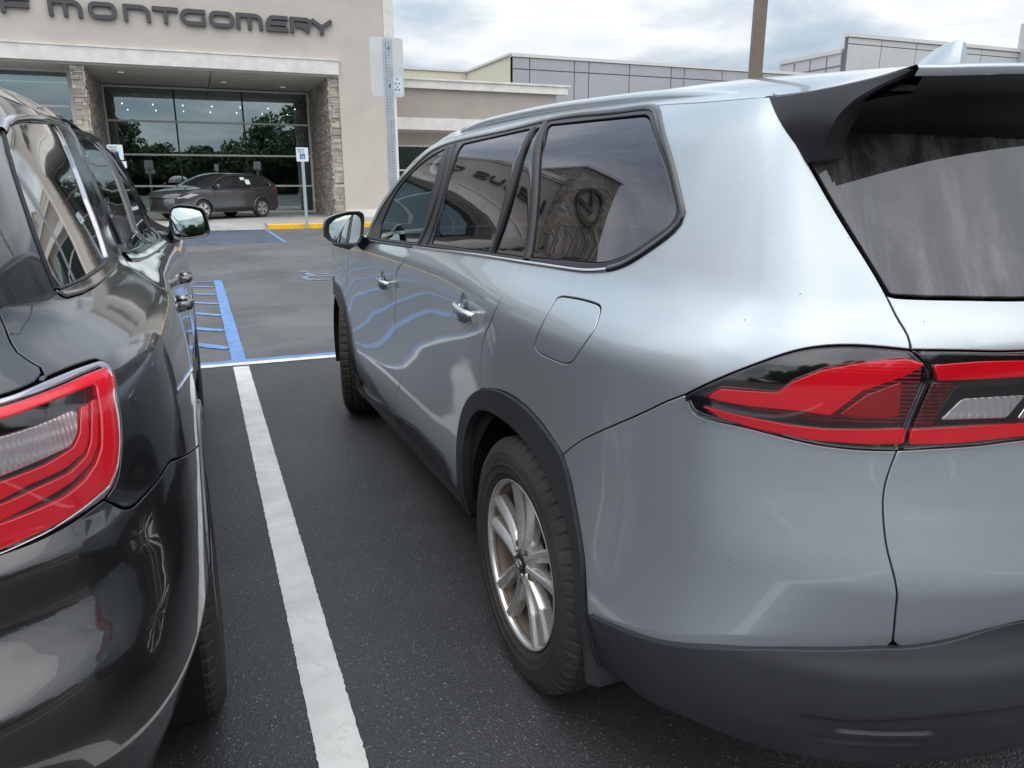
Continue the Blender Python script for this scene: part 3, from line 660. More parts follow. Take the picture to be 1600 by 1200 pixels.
rock = loop([clad_top, S_([(719, 762), (728, 790), (739, 806)]), S_([(739, 806), (690, 752), (627, 682), (571, 622)]), S_([(571, 622), (560, 612), (556, 572)])])
panel('side_cladding', B, rock, M['grey_plastic'], suv, mirror=SX, step=.03, off=.007, rim=.05)
for pts in ([(622, 650), (626, 666), (625, 679)],):
    strip(B, S_(pts), .004, off=.0074, h=.0004).build('cladding_seam', M['liner'], suv)
ring_out = np.vstack([arch_out, arch_out2[1:], S_([(930, 1000), (944, 1040)])])
ring_in = S_([(924, 1040), (906, 985), (902, 930), (898, 868), (887, 814), (866, 762), (840, 712), (808, 672), (777, 648), (750, 643), (733, 672), (727, 715), (729, 760), (742, 808)])
ro = loop([ring_out, np.array([ring_out[-1], ring_in[0]]), ring_in, np.array([ring_in[-1], ring_out[0]])])
panel('wheel_arch_trim', B, ro, M['grey_plastic'], suv, mirror=SX, step=.03, off=.011, rim=.06, fillet=.003)
fo = loop([np.vstack([farch_out, S_([(560, 612)])]), S_([(560, 612), (556, 612)]), S_([(556, 612), (549, 575), (544, 551), (536, 502), (527, 467), (520, 453), (513, 450), (509, 457)]), S_([(509, 457), (503, 462)]), S_([(503, 462), (507, 437)])])
panel('wheel_arch_trim', B, fo, M['grey_plastic'], suv, mirror=SX, step=.03, off=.009, rim=.06)
# mud flap behind the rear wheel
def flap(cx, pts, name='mud_flap'):
    m = MB(); Pp = [np.array(p) for p in pts]; q = len(Pp); m.add(Pp + [p + np.array([0, .012, 0]) for p in Pp], [tuple(range(q)), tuple(range(2*q-1, q-1, -1))] + [(i, i+q, (i+1) % q + q, (i+1) % q) for i in range(q)]); return m
def W_(surf, pts): return surf.ev(px(surf, pts))
for s in (1, -1):
    X = lambda x: x if s > 0 else 2*SX - x
    m = flap(0, [(X(.752), 1.405, .55), (X(.750), 1.38, .42), (X(.750), 1.36, .285), (X(.78), 1.352, .272), (X(.97), 1.35, .275), (X(.97), 1.39, .55)]); m.build('mud_flap', M['grey_plastic'], suv)
    m = flap(0, [(X(.775), 4.36, .46), (X(.775), 4.33, .25), (X(.80), 4.31, .22), (X(.98), 4.31, .22), (X(.98), 4.36, .46)]); m.build('mud_flap', M['grey_plastic'], suv)
# wheel wells
for cy in (1.82, 4.769):
    a = np.linspace(R(-20), R(200), 30)
    for X0, X1 in ((.80, 1.22), (2*SX - .80, 2*SX - 1.22)):
        m = MB(); m.grid([[(X0, cy + .455*math.cos(t), .38 + .455*math.sin(t)) for t in a], [(X1, cy + .455*math.cos(t), .38 + .455*math.sin(t)) for t in a]])
        m.add([(X1, cy + .46*math.cos(t), .38 + .46*math.sin(t)) for t in a], [tuple(range(30))]); m.build('wheel_well', M['liner'], suv)
m = MB(); m.box((1.1, 1.25, .30), (2*SX - 1.1, 5.5, .42)); m.box((1.22, 1.2, .42), (2*SX-1.22, 5.3, .62)); m.build('underbody', M['liner'], suv)

def wheel(cx, cy, cz, side, parent, r=.372, w=.235, rim=.245, style='pair', steer=0.0, rubber='tyre_rubber', metal='alloy', name='wheel', n=288):
    """side -1: outer face looks towards -x. local frame: axial a outward, then turned into place"""
    ca, sa = math.cos(steer), math.sin(steer)
    def tf(p):   # (a, y, z)
        x = side * p[0]; y = p[1]; return (cx + x*ca - y*sa, cy + x*sa + y*ca, cz + p[2])
    k = r / .372; rm = rim
    prof = [(-.030, rm - .012), (-.012, rm + .002), (-.004, rm + .012), (-.001, rm + .020), (.0025, rm + .021), (.003, rm + .03), (.0055, rm + .044), (.0075, rm + .045), (.0075, rm + .049), (.0062, rm + .050), (.0065, rm + .060), (.006, rm + .070), (.0045, rm + .078), (.0055, rm + .079), (.003, rm + .086), (-.006, r - .022), (-.016, r - .010), (-.027, r - .003)]
    tread = []; a0, a1 = -.030, -w + .030
    gro = [.14, .38, .62, .86]
    for f in np.linspace(0, 1, 61):
        d = min(abs(f - g) for g in gro); dep = .008 if d < .022 else 0; tread.append((a0 + (a1 - a0) * f, r - .0045 * (2*f - 1)**2 - dep))
    inner = [(-w - p[0], p[1]) for p in prof[::-1]]
    pr = prof + tread + inner; m = MB(); G = []
    for i, (a, rr) in enumerate(pr):
        row = []
        for t in range(n):
            th_ = 2*math.pi*t/n; q = rr
            pp = 6 if n < 400 else 10; j_ = i - len(prof); on = t % pp < (1 if n < 400 else 2); on2 = (t + pp//2) % pp < (1 if n < 400 else 2)
            if -3 <= j_ < 9 and on: q -= .007
            elif 52 <= j_ < 63 and on2: q -= .007
            elif 10 <= j_ < 50 and (t + int(abs(j_ - 30) * .25)) % pp < 1: q -= .005
            row.append(tf((a, q*math.cos(th_), q*math.sin(th_))))
        G.append(row)
    m.grid(np.array(G), close=True, flip=side > 0)
    root = bpy.data.objects.new(name, None); col.objects.link(root); root.parent = parent; root.empty_display_size = .1
    ty = m.build('tyre', M[rubber], root, smooth=True); sharp_by_angle(ty, 40)
    # rim barrel and lip
    m = MB(); ba = [(-.022, rm - .010), (-.006, rm + .003), (-.004, rm - .001), (-.010, rm - .005), (-.018, rm - .009), (-.075, rm - .016), (-w + .03, rm - .03)]
    m.grid(np.array([[tf((a, q*math.cos(2*math.pi*t/96), q*math.sin(2*math.pi*t/96))) for t in range(96)] for a, q in ba]), close=True, flip=side > 0)
    ro_ = m.build('rim', [M[metal], M['barrel']], root, smooth=True); ro_.data.polygons.foreach_set('material_index', [0 if k < 96*4 else 1 for k in range(len(ro_.data.polygons))])
    m = MB()
    def spoke(th0, th1, w0, w1, h0=-.016, h1=-.013, twist=0):
        rows = []
        for f in np.linspace(0, 1, 18):
            rr = .040 + (rm - .008 - .040) * f; th_ = th0 + (th1 - th0) * f; hw = w0 + (w1 - w0) * f**1.3
            h = h0 + (h1 - h0) * f - .012 * math.sin(math.pi * f) * .6; er = np.array([math.cos(th_), math.sin(th_)]); et = np.array([-er[1], er[0]])
            prof_ = [(-1, -.034), (-1, -.007), (-.62, .002), (.12 + twist, .004), (.62, -.004), (1, -.012), (1, -.034)]
            rows.append([tf((h + q, *(er*rr + et*hw*s))) for s, q in prof_])
        m.grid(rows, flip=side < 0)
    nsp = 5
    for i in range(nsp):
        c0 = 2*math.pi*i/nsp + (R(90) if style == 'pair' else R(70))
        if style == 'pair':
            spoke(c0 - .31, c0 - .205, .015, .023); spoke(c0 + .31, c0 + .205, .015, .023)
        else: spoke(c0, c0, .026, .030); spoke(c0 + .42, c0 + .30, .012, .013)
    # hub
    hp = [(-.065, .078), (-.030, .076), (-.021, .066), (-.020, .050), (-.026, .046), (-.026, .036), (-.019, .034), (-.016, .028), (-.015, 0.0005)]
    m.grid(np.array([[tf((a, q*math.cos(2*math.pi*t/48), q*math.sin(2*math.pi*t/48))) for t in range(48)] for a, q in hp]), close=True, flip=side > 0)
    sp_ = m.build('spokes', M[metal], ro_, smooth=True); sharp_by_angle(sp_, 38)
    m = MB(); cp = [(-.0165, .0315), (-.0120, .029), (-.0105, .020), (-.010, .0005)]
    m.grid(np.array([[tf((a, q*math.cos(2*math.pi*t/32), q*math.sin(2*math.pi*t/32))) for t in range(32)] for a, q in cp]), close=True, flip=side > 0)
    cc_ = m.build('centre_cap', M['satin_black'], ro_, smooth=True)
    m = MB()   # three interlocking ovals pressed in the cap
    for (ex, ey, oy) in ((.019, .0135, 0), (.0065, .0125, 0), (.0125, .0055, .006)):
        m.tube([tf((-.0092, ex*math.cos(t), oy + ey*math.sin(t))) for t in np.linspace(0, 2*math.pi, 29)], .0013, 6)
    if style == 'pair': m.build('cap_emblem', M['chrome'], ro_, smooth=True)
    for i in range(5):
        t = 2*math.pi*(i + .5)/5 + R(90); m = MB(); m.tube([tf((-.042, .057*math.cos(t), .057*math.sin(t))), tf((-.016, .057*math.cos(t), .057*math.sin(t)))], .0095, 6); m.build('wheel_nut', M['brake_metal'], ro_)
    m = MB()
    for rr, a in ((.165, -.095),):
        m.add([tf((a, rr*math.cos(2*math.pi*t/48), rr*math.sin(2*math.pi*t/48))) for t in range(48)], [tuple(range(48))]); m.add([tf((a - .02, (rr + .04)*math.cos(2*math.pi*t/48), (rr + .04)*math.sin(2*math.pi*t/48))) for t in range(48)], [tuple(range(48))])
    m.build('brake_disc', M['brake_metal'], root)
    return root
wheel(.757, 1.82, .367, -1, suv, n=560); wheel(.785, 4.769, .367, -1, suv, steer=R(-13))
wheel(2*SX - .757, 1.82, .367, 1, suv); wheel(2*SX - .765, 4.769, .367, 1, suv)

# ---- tail lamps
T2 = lambda pts: px(B2, pts)
lampL_base = loop([lamp_top, gap_lamp, rev(lamp_bot[::-1])]) if False else loop([lamp_top, gap_lamp, lamp_bot])
o = panel('tail_lamp', B, lampL_base, M['gloss_black'], suv, step=.025, off=-.001, rim=.02); tag(o, 'outer red and black tail-lamp'); lampL = o
lampR = mirror_mesh(o, SX)
def lens(parent, surf, pts, m, off, name='lens', r=.006, rim=.007, mir=True, step=.02, fil=.0015):
    q = ccw(rounded(px(surf, pts), r)); V, Fc, Nn = patch(surf, q, step=step, off=off, rim=rim, gap=0, fillet=fil); o = mk(name, V, Fc, M[m], parent, Nn); return o
lens(lampL, B, [(1098, 620), (1127, 603), (1215, 610), (1240, 592), (1290, 573), (1349, 562), (1410, 557), (1440, 567), (1438, 600), (1412, 661), (1350, 661), (1285, 660), (1215, 648), (1150, 634)], 'deep_red_lens', .002, rim=.004)
lens(lampL, B, [(1107, 619), (1127, 607), (1216, 613), (1236, 597), (1285, 578), (1349, 566), (1413, 561), (1443, 569), (1413, 587), (1346, 610), (1297, 648), (1250, 641), (1174, 634), (1127, 626)], 'bright_red_lens', .006)
lens(lampL, B, [(1310, 648), (1352, 617), (1408, 596), (1404, 650), (1370, 653)], 'red_lens', .0045)
lens(lampL, B, [(1098, 633), (1157, 648), (1232, 663), (1285, 669), (1355, 670), (1413, 668), (1410, 692), (1355, 693), (1273, 687), (1186, 669), (1128, 652)], 'bright_red_lens', .006)
for c in list(lampL.children): 
    d = mirror_mesh(c, SX); d.parent = lampR
for par_, q_, sf_ in ((lampL, lampL_base, B),):
    V, Fc, Nn = patch(sf_, q_, step=.025, off=.011, rim=.010, gap=.004, fillet=.004); o = mk('lens_cover', V, Fc, M['clear_cover'], par_, Nn); d = mirror_mesh(o, SX); d.parent = lampR
m = MB(); f0 = B.ev(T2([(1172, 590), (1218, 599)])); nn_ = B.nrm(T2([(1190, 593)]))[0]; m.tube([f0[0] + nn_*.004, f0[0]*.5 + f0[1]*.5 + nn_*.008, f0[1] + nn_*.003], [.002, .0035, .002], 8); m.build('air_fin', M['gloss_black'], lampL, smooth=True)
gb = loop([gap_lamp, full(lb2)[:0].reshape(0, 2) if False else full(lb2), mir_u(gap_lamp)[::-1], full(lt2)[::-1]])
gb = loop([rev(gap_lamp)[::-1], full(lb2), mir_u(gap_lamp)[::-1], full(lt2)[::-1]])
V, Fc, Nn = patch(B2, gb, step=.03, off=-.001); lampG = mk('tail_lamp_bar', V, Fc, M['gloss_black'], tailgate, Nn)
V, Fc, Nn = patch(B2, gb, step=.04, off=.012, rim=.010, gap=.004, fillet=.004); mk('lens_cover', V, Fc, M['clear_cover'], lampG, Nn)
def bar(top, bot, m, off, endc):
    t = px(B2, top); b_ = px(B2, bot); t = np.vstack([t, [[UC, t[-1][1] - .002]]]); b_ = np.vstack([b_, [[UC, b_[-1][1] - .002]]])
    q = ccw(loop([np.array([b_[0], t[0]]), full(t), np.array([mir_u(t[:1])[0], mir_u(b_[:1])[0]]), full(b_)[::-1]])); V, Fc, Nn = patch(B2, q, step=.025, off=off, rim=.007, gap=0); mk('lens', V, Fc, M[m], lampG, Nn)
bar([(1458, 570), (1524, 565), (1600, 563)], [(1463, 594), (1524, 592), (1600, 588)], 'bright_red_lens', .006, 0)
bar([(1421, 670), (1495, 666), (1600, 660)], [(1419, 693), (1507, 690), (1600, 680)], 'bright_red_lens', .006, 0)
for sg in (1, -1):
    mm_ = (lambda P: P) if sg > 0 else mir_u
    for pts, mt, of in (([(1456, 597), (1492, 598), (1455, 664), (1424, 666)], 'deep_red_lens', .004), ([(1490, 604), (1640, 598), (1590, 659), (1455, 662)], 'satin_black', .0035), ([(1500, 622), (1598, 616), (1568, 652), (1466, 655)], 'reflector', .007), ([(1612, 616), (1680, 612), (1680, 652), (1585, 654)], 'chrome', .006)):
        q = ccw(rounded(mm_(px(B2, pts)), .006)); V, Fc, Nn = patch(B2, q, step=.012, off=of, rim=.006, gap=0); mk('lens' if mt != 'reflector' else 'reversing_lamp', V, Fc, M[mt], lampG, Nn)

# ---- spoiler over the rear window
nv = 37; vs = np.linspace(0, 1.8, nv)
te_x = lambda v: np.interp(v, [0, .9, 1.8], [1.0, SX, 2*SX - 1.0])
rows = []; te_pt = []
for v in vs:
    a = Rf.ev([[kn[-1] - .012 - .045 * (1 - abs(v-.9)/.9), v]])[0]; a0_ = Rf.ev([[kn[-1] - .08, v]])[0]; d0 = a - a0_; d0 = d0 / np.linalg.norm(d0)
    s = abs(v - .9) / .9; xt = a[0] + (SX - a[0]) * .02; yt = .860 + .015 * s**3; zt = 1.630 - .024 * s**2.2
    b_ = np.array([xt if s < 1 else a[0], yt, zt]); te_pt.append(b_); Lh = np.linalg.norm(b_ - a)
    rows.append([a + d0*0 if f == 0 else (1-f)**2 * a + 2*f*(1-f) * (a + d0*Lh*.5) + f*f*b_ for f in np.linspace(0, 1, 9)])
rows = np.array(rows); te_pt = np.array(te_pt)
lip = rows[:, -1] + [0, -.004, -.006]; lip2 = lip + [0, .006, -.010]
m = MB(); m.grid(np.concatenate([rows, lip[:, None], lip2[:, None]], 1)); sp = m.build('roof_spoiler', M['silver_paint'], tailgate, smooth=True)
if sp.data.polygons[10].normal.z < 0:
    sp.data.flip_normals()
und = []
for i, v in enumerate(vs):
    s = abs(v - .9)/.9; g = B2.ev([[np.interp(v, [0, .9, 1.8], [gap_gate[0][0] + .02, UC, 2*UC - gap_gate[0][0] - .02]), 1.530 + .02*s]])[0]; e = lip2[i]
    sh_ = np.array([(.016 if v < .9 else -.016) * s**6, 0, 0]); e = e + sh_; g = g + sh_*2; und.append([e, e + [0, .012, -.022 - .01*(1-s)], e*.72 + g*.28 + [0, 0, -.012], e*.4 + g*.6 + [0, 0, -.018], g + [0, -.012, -.022], g + [0, .02, -.004]])
m = MB(); m.grid(np.array(und)); o = m.build('spoiler_underside', M['black_plastic'], sp, smooth=True)
# side fins: ruled along the car, following the corner post
eg = B.ev(resample(gap_gate[:3], .01)); og = np.argsort(eg[:, 2]); gz_, gx_ = eg[og, 2], eg[og, 0]; gfun = lambda z: np.interp(z, gz_, gx_) - .003
def hitG(x, y):
    X = 1.01
    for _ in range(30): p = hitX(x, y, X); X = .5*X + .5*float(gfun(p[2]))
    return hitX(x, y, X)
for s in (1, -1):
    A = [e for e in B.ev(resample(np.vstack([gap_gate[:2], S_([(1266, 253)])]) + [.003, 0], .02))]
    A += [hitG(*p) for p in [(1285, 251), (1288, 228), (1297, 203), (1312, 177), (1338, 153), (1372, 134), (1400, 121), (1420, 112), (1422, 107)]]
    q_ = rows[0]; A += [np.array([0, y, z - .004]) for x, y, z in q_[::-1][1:-1]]
    A = np.array(A); yz = ccw(A[:, 1:]); yz = resample(np.vstack([yz, yz[:1]]), .010)[:-1]; uvv, ff = tri_region(yz, [], .03)
    xo = lambda q, d: np.c_[gfun(q[:, 1]) + d, q]
    nb = len(uvv); bl = len(yz); Vt = np.vstack([xo(uvv, 0), xo(yz, 0), xo(inset(yz, -.003), .006), xo(inset(yz, .006), .050)]); Fq = [tuple(f) for f in ff]
    if len(Fq) and True:
        for a_, b_ in ((0, 1), (1, 2)):
            for i in range(bl): j = (i+1) % bl; Fq.append((nb+a_*bl+i, nb+b_*bl+i, nb+b_*bl+j, nb+a_*bl+j))
    if s < 0: Vt[:, 0] = 2*SX - Vt[:, 0]; Fq = [f[::-1] for f in Fq]
    o = mk('spoiler_fin', Vt, [f[::-1] for f in Fq], M['satin_black'], sp, smooth=True); sharp_by_angle(o, 40)
# antenna
rz_ = Rf.ev([[kn[-1] - .25, .9]])[0]; ft, tp, bk = hitX(1418, 95, SX), hitX(1489, 64, SX), hitX(1506, 93, SX); print('roof rear z', rz_, 'fin', ft, tp, bk)
m = MB(); rows = []
for f in np.linspace(0, 1, 12):
    y = ft[1] + (bk[1] - ft[1]) * f; h = (tp[2] - ft[2] + .03) * (math.sin(min(f / .86, 1) * math.pi / 2) ** 1.1) * (1 if f < .93 else .9); zb = ft[2] - .045
    hw = .032 * (math.sin(math.pi * min(.08 + f * .8, .92)) ** .6)
    rows.append([(SX - hw, y, zb), (SX - hw*.7, y, zb + .25*(h + .015)), (SX - .006, y + .004, zb + .93*(h + .015)), (SX, y + .004, zb + h + .015), (SX + .006, y + .004, zb + .93*(h + .015)), (SX + hw*.7, y, zb + .25*(h + .015)), (SX + hw, y, zb)])
m.grid(rows); m.add(rows[-1], [tuple(range(7))]); m.add(rows[0], [tuple(range(6, -1, -1))]); o = m.build('roof_antenna', M['silver_paint'], suv, smooth=True); sharp_by_angle(o, 50)

# ---- door mirrors
def door_mirror(parent, outline, glass_o, Y, depth, mats, arm, flat_cx=None, mirror_x=None, gy=.012, lamp=False, tilt=.13, convex=2.0):
    P = np.array([hitY(*p, Y) for p in outline]); Gp = np.array([hitY(*p, Y + gy) for p in glass_o])
    P = np.vstack([P, P[:1]]); d = np.r_[0, np.cumsum(np.linalg.norm(np.diff(P, axis=0), axis=1))]; P = resample(P, .008)[:-1]
    c = P.mean(0); rows = [P * 1.0]
    for f, sc in ((.08, 1.012), (.25, 1.02), (.5, .97), (.72, .86), (.9, .62), (1.0, .25)):
        rows.append(c + (P - c) * sc + [0, depth * f, 0])
    rows = np.array(rows)
    m = MB(); m.grid(rows, close=True); n = len(P); m.add(rows[-1], [tuple(range(n))]); 
    Gq = resample(np.vstack([Gp, Gp[:1]]), .008)[:-1]; e = np.array([P[np.argmin(((P[:, [0, 2]] - g[[0, 2]])**2).sum(1))] for g in Gq])
    o = m.build('door_mirror', mats[0], parent, smooth=True); sharp_by_angle(o, 50)
    # bezel: from the housing edge in to the glass
    m = MB(); lip_o = P + [0, -.003, 0]; k = len(P); gi = np.array([Gq[np.argmin(((Gq[:, [0, 2]] - p[[0, 2]])**2).sum(1))] for p in P])
    m.grid([P + [0, .004, 0], lip_o, lip_o*.7 + gi*.3 + [0, -.003, 0], gi + [0, -.001, 0]], close=True, flip=True); m.build('mirror_frame', mats[1], o, smooth=True)
    gc = Gq.mean(0); rr_ = [1, .75, .5, .25, .05]; GV = np.vstack([gc + (Gq - gc)*f for f in rr_]); kq = len(Gq)
    rel = GV - gc; gn = np.c_[rel[:, 0]/(convex or 1e6), -np.ones(len(GV)), rel[:, 2]/(convex or 1e6) + tilt]; gn /= np.linalg.norm(gn, axis=1)[:, None]; GV = GV + np.c_[np.zeros(len(GV)), rel[:, 2]*tilt*.4 + .001, np.zeros(len(GV))]
    Fg = [(i*kq+j, i*kq+(j+1) % kq, (i+1)*kq+(j+1) % kq, (i+1)*kq+j) for i in range(4) for j in range(kq)] + [tuple(4*kq+j for j in range(kq))]
    c0_ = np.cross(GV[1] - GV[0], gc - GV[0]); Fg = Fg if c0_[1] < 0 else [f[::-1] for f in Fg]
    mk('mirror_pane', GV, Fg, M['mirror_glass'], o, gn)
    m = MB(); m.grid(arm, close=True); m.build('mirror_arm', mats[1], o, smooth=True)
    if mirror_x is not None:
        c2 = mirror_mesh(o, mirror_x)
        for ch in list(o.children): d_ = mirror_mesh(ch, mirror_x); d_.parent = c2
    return o
ol = [(512, 340), (525, 335), (544, 330.5), (562, 330), (568, 334), (569.5, 342), (568, 365), (563, 378), (556, 383), (525, 382), (514, 376), (506, 369), (505, 360), (508, 345)]
gl_ = [(515, 351), (525, 342), (540, 336.5), (557, 335), (563, 340), (564.4, 350), (562.5, 369), (558, 378), (551, 379.6), (527, 379), (518, 371), (514, 362)]
mY = 3.86
def quad_arm(pa, Ya, pb, Xb):
    A = [hitY(*p, Ya + d) for p, d in pa]; Bq = [hitX(*p, Xb) + np.array([.03, d, 0]) for p, d in pb]; return [A, [(a + b) / 2 for a, b in zip(A, Bq)], Bq]
arm = quad_arm([((556, 382), 0), ((567, 368), 0), ((567, 368), .08), ((556, 382), .08)], mY + .01, [((567, 399), 0), ((582, 385), 0), ((582, 385), .09), ((567, 399), .09)], .80)
mo = door_mirror(suv, ol, gl_, mY, .13, (M['silver_paint'], M['satin_black']), arm, mirror_x=SX)
# ---- cabin
def seat(parent, x, y, z=.55, w=.50, mt='seat_cloth', back=True):
    m = MB(); m.box((x - w/2, y - .25, z), (x + w/2, y + .28, z + .16), bev=.05); 
    s = bpy.data.objects; 
    bk_ = []
    for f in np.linspace(0, 1, 8):
        yy_ = y - .22 - .16*f; zz_ = z + .10 + .62*f; ww = w/2 * (1 - .22*f**2); bk_.append([(x - ww, yy_ + .05, zz_), (x - ww*.9, yy_ + .09, zz_), (x + ww*.9, yy_ + .09, zz_), (x + ww, yy_ + .05, zz_), (x + ww*.9, yy_ - .05, zz_), (x - ww*.9, yy_ - .05, zz_)])
    m.grid(bk_, close=True); m.add(bk_[-1], [tuple(range(6))])
    hz = z + .78; m.box((x - .13, y - .46, hz), (x + .13, y - .34, hz + .19), bev=.04); m.tube([(x - .06, y - .40, hz - .1), (x - .06, y - .40, hz + .05)], .008, 6); m.tube([(x + .06, y - .40, hz - .1), (x + .06, y - .40, hz + .05)], .008, 6)
    return m.build('seat', M[mt], parent, smooth=False, auto=50)
for x in (1.25, 2.22):
    for y in (3.35, 2.4, 1.65): seat(suv, x, y, .50 if y > 3 else .55)
m = MB(); m.box((.92, 3.75, .55), (2*SX - .92, 4.2, 1.06), bev=.08); m.tube([(1.25 + .19*math.cos(t), 3.70 - .05*math.sin(t), .98 + .18*math.sin(t)) for t in np.linspace(0, 2*math.pi, 33)], .016, 8); m.build('dashboard', M['seat_cloth'], suv)
m = MB(); m.box((.95, 1.05, .42), (2*SX - .95, 3.9, .50)); m.build('cabin_floor', M['seat_cloth'], suv)
# bonnet
hb = np.array([[UB0[1] * f, 0] for f in (0, 1)])
m = MB(); rows = []
for y, zc_, zs, xs in ((5.72, .93, .90, 1.15), (5.6, 1.0, .97, .98), (5.35, 1.06, 1.03, .865), (5.0, 1.10, 1.06, .80), (4.6, 1.13, 1.10, .79), (4.2, 1.15, 1.13, .80), (3.95, 1.16, 1.16, .83)):
    rows.append([(xs + (2*SX - 2*xs)*f, y + .12*math.sin(math.pi*f), zs + (zc_ - zs)*math.sin(math.pi*f)**.5 + .03*math.sin(math.pi*f)) for f in np.linspace(0, 1, 21)])
m.grid(rows, flip=True); o = m.build('bonnet', M['silver_paint'], suv, smooth=True)
# ------------------------------------------------------------------ the black suv on the left
DX = -1.0
pD = np.array([(-1.0, 6.05), (-.62, 6.0), (-.32, 5.88), (-.17, 5.66), (-.10, 5.42), (-.072, 5.14), (-.074, 4.75), (-.086, 4.25), (-.088, 3.7), (-.084, 3.2),
      (-.075, 2.8), (-.058, 2.45), (-.047, 2.1), (-.049, 1.80), (-.060, 1.55), (-.085, 1.38), (-.135, 1.245), (-.215, 1.15), (-.34, 1.085), (-.58, 1.04), (-1.0, 1.02)])
wxD = np.array([0, .3, .6, .85, .95] + [1]*10 + [.96, .86, .66, .44, .22, 0]); wyD = np.array([-1, -.9, -.7, -.3, 0] + [0]*9 + [.30, .52, .72, .87, .96, 1, 1])
lD = [.26, .32, .38, .46, .54, .62, .70, .76, .82, .87, .92, .943, .965, 1.04, 1.10, 1.135, 1.158, 1.175, 1.20, 1.225, 1.25, 1.28, 1.34, 1.42, 1.50, 1.57, 1.62]
aD = [-.06, -.03, -.02, -.012, -.006, 0, 0, 0, 0, -.001, -.003, -.005, -.006, -.014, -.026, -.037, -.050, -.072, -.108, -.135, -.150, -.158, -.172, -.196, -.226, -.262, -.305]
bD = [.12, .07, .035, -.010, -.050, -.088, -.112, -.102, -.050, -.024, -.030, -.024, 0, 0, 0, .002, .008, .022, .048, .070, .085, .094, .115, .16, .215, .27, .335]
UD, (qX, qY, eX, eY), UD0 = densify(pD, [pD[:, 0], pD[:, 1], wxD, wyD], .04, 64)
lDD = np.arange(.26, 1.6251, .0115); aD_ = fair(lD, aD, lDD, .0065); bD_ = fair(lD, bD, lDD, .0075)
PD = np.zeros((len(UD), len(lDD), 3))
for j, z in enumerate(lDD):
    tuck = np.interp(z, [.26, .32, .40, .485, .60], [-.115, -.088, -.058, -.030, 0]) * np.interp(qY, [.9, 1.75, 2.3], [1, 1, 0])
    PD[:, j, 0] = qX + eX * (aD_[j] + tuck); PD[:, j, 1] = qY + eY * bD_[j]; PD[:, j, 2] = z
PD[-1, :, 0] = DX
UDC = UD[-1]
D = Surf(UD, lDD, PD, sign=-1)
PD2 = PD[::-1][1:].copy(); PD2[:, :, 0] = 2*DX - PD2[:, :, 0]
D2 = Surf(np.r_[UD, 2*UDC - UD[::-1][1:]], lDD, np.concatenate([PD, PD2]), sign=-1)
def mirD(P): return np.stack([2*UDC - P[:, 0], P[:, 1]], 1)
def fullD(P): return np.vstack([P, mirD(P[:-1])[::-1]])
def uy(y): return float(np.interp(-y, -pD[4:16, 1], UD0[4:16]))
def Dp(pts): return D.at(pts)
blk = empty('black_suv', (DX, 3.5, 0))
tag(blk, 'glossy black suv with chrome window trim and ring-shaped red tail-lamp, left of the white line', 'suv', 'cars parked in the lot')
BP = M['black_paint']
lt = Dp([(4, 618), (57, 597), (113, 574), (143, 564), (157, 562.5), (168, 568), (176, 579)]); lr = Dp([(176, 579), (184, 619), (189.5, 667), (188.5, 716), (181.5, 753), (163, 781)])
lb = Dp([(163, 781), (113, 815), (57, 843), (4, 862)])
lt = np.vstack([[[UDC, lt[0][1] + .004], [UD0[18], lt[0][1] + .002]], lt]); lb = np.vstack([lb, [[UD0[18], lb[-1][1]], [UDC, lb[-1][1]]]])
lg = Dp([(84, 583), (64, 574), (37, 558), (18, 536), (4, 500)]); 
lift = np.vstack([lg, [[lg[-1][0] + .012, 1.30], [lg[-1][0] + .012, 1.42], [lg[-1][0] + .004, 1.52], [lg[-1][0] - .004, 1.60]]])
ilt = int(np.argmin(np.abs(lt[:, 0] - lg[0][0]))); lg0 = lt[ilt]; lift[0] = lg0
# outlines
gd = np.vstack([Dp([(193, 398), (206, 419), (230, 436), (257, 454)]), [[uy(2.33), 1.08], [uy(2.40), 1.0], [uy(2.45), .92], [uy(2.47), .86]]])
ga = 2*math.pi
def archD(yc, r, a0, a1, n=22): return np.array([(uy(yc) + r*math.cos(t), .40 + r*math.sin(t)) for t in np.linspace(R(a0), R(a1), n)])
# u grows rearwards: angle 0 = behind the wheel
A_rear = archD(2.10, .455, -12, 192)
k1 = int(np.argmin(((A_rear - gd[-1])**2).sum(1))); gd[-1] = A_rear[k1]
bseam = Dp([(163, 781), (200, 794), (225, 775), (250, 746), (263, 725), (273, 718)]); 
k0 = int(np.argmin(np.abs(A_rear[:, 1] - .80) + (A_rear[:, 0] < uy(2.1)) * 9)); bseam = np.vstack([bseam, [A_rear[k0]]])
crD = [[UD0[18] - .0, 1.60]]
qtop = np.array([[lift[-1][0], 1.60], [uy(1.9), 1.605], [uy(2.2), 1.61]])
qw = Dp([(86, 196), (67, 191), (42, 188.5), (20, 191), (9, 197), (5, 208), (12, 238), (22, 272), (33, 306), (51, 361), (70, 412), (85, 450), (90, 452), (128, 436), (158, 417), (166, 409), (167, 403), (160, 380), (135, 313), (117, 263), (102, 228)])
chr_r = Dp([(85.8, 197), (102, 228), (117, 263), (135, 313), (160, 380), (167, 403)])
chr_o = Dp([(106.7, 199), (127, 247), (150, 300), (162, 340), (174, 378), (181, 396), (182.5, 412), (176, 422), (147, 448), (128, 458), (103, 465), (93, 461), (86, 452)])
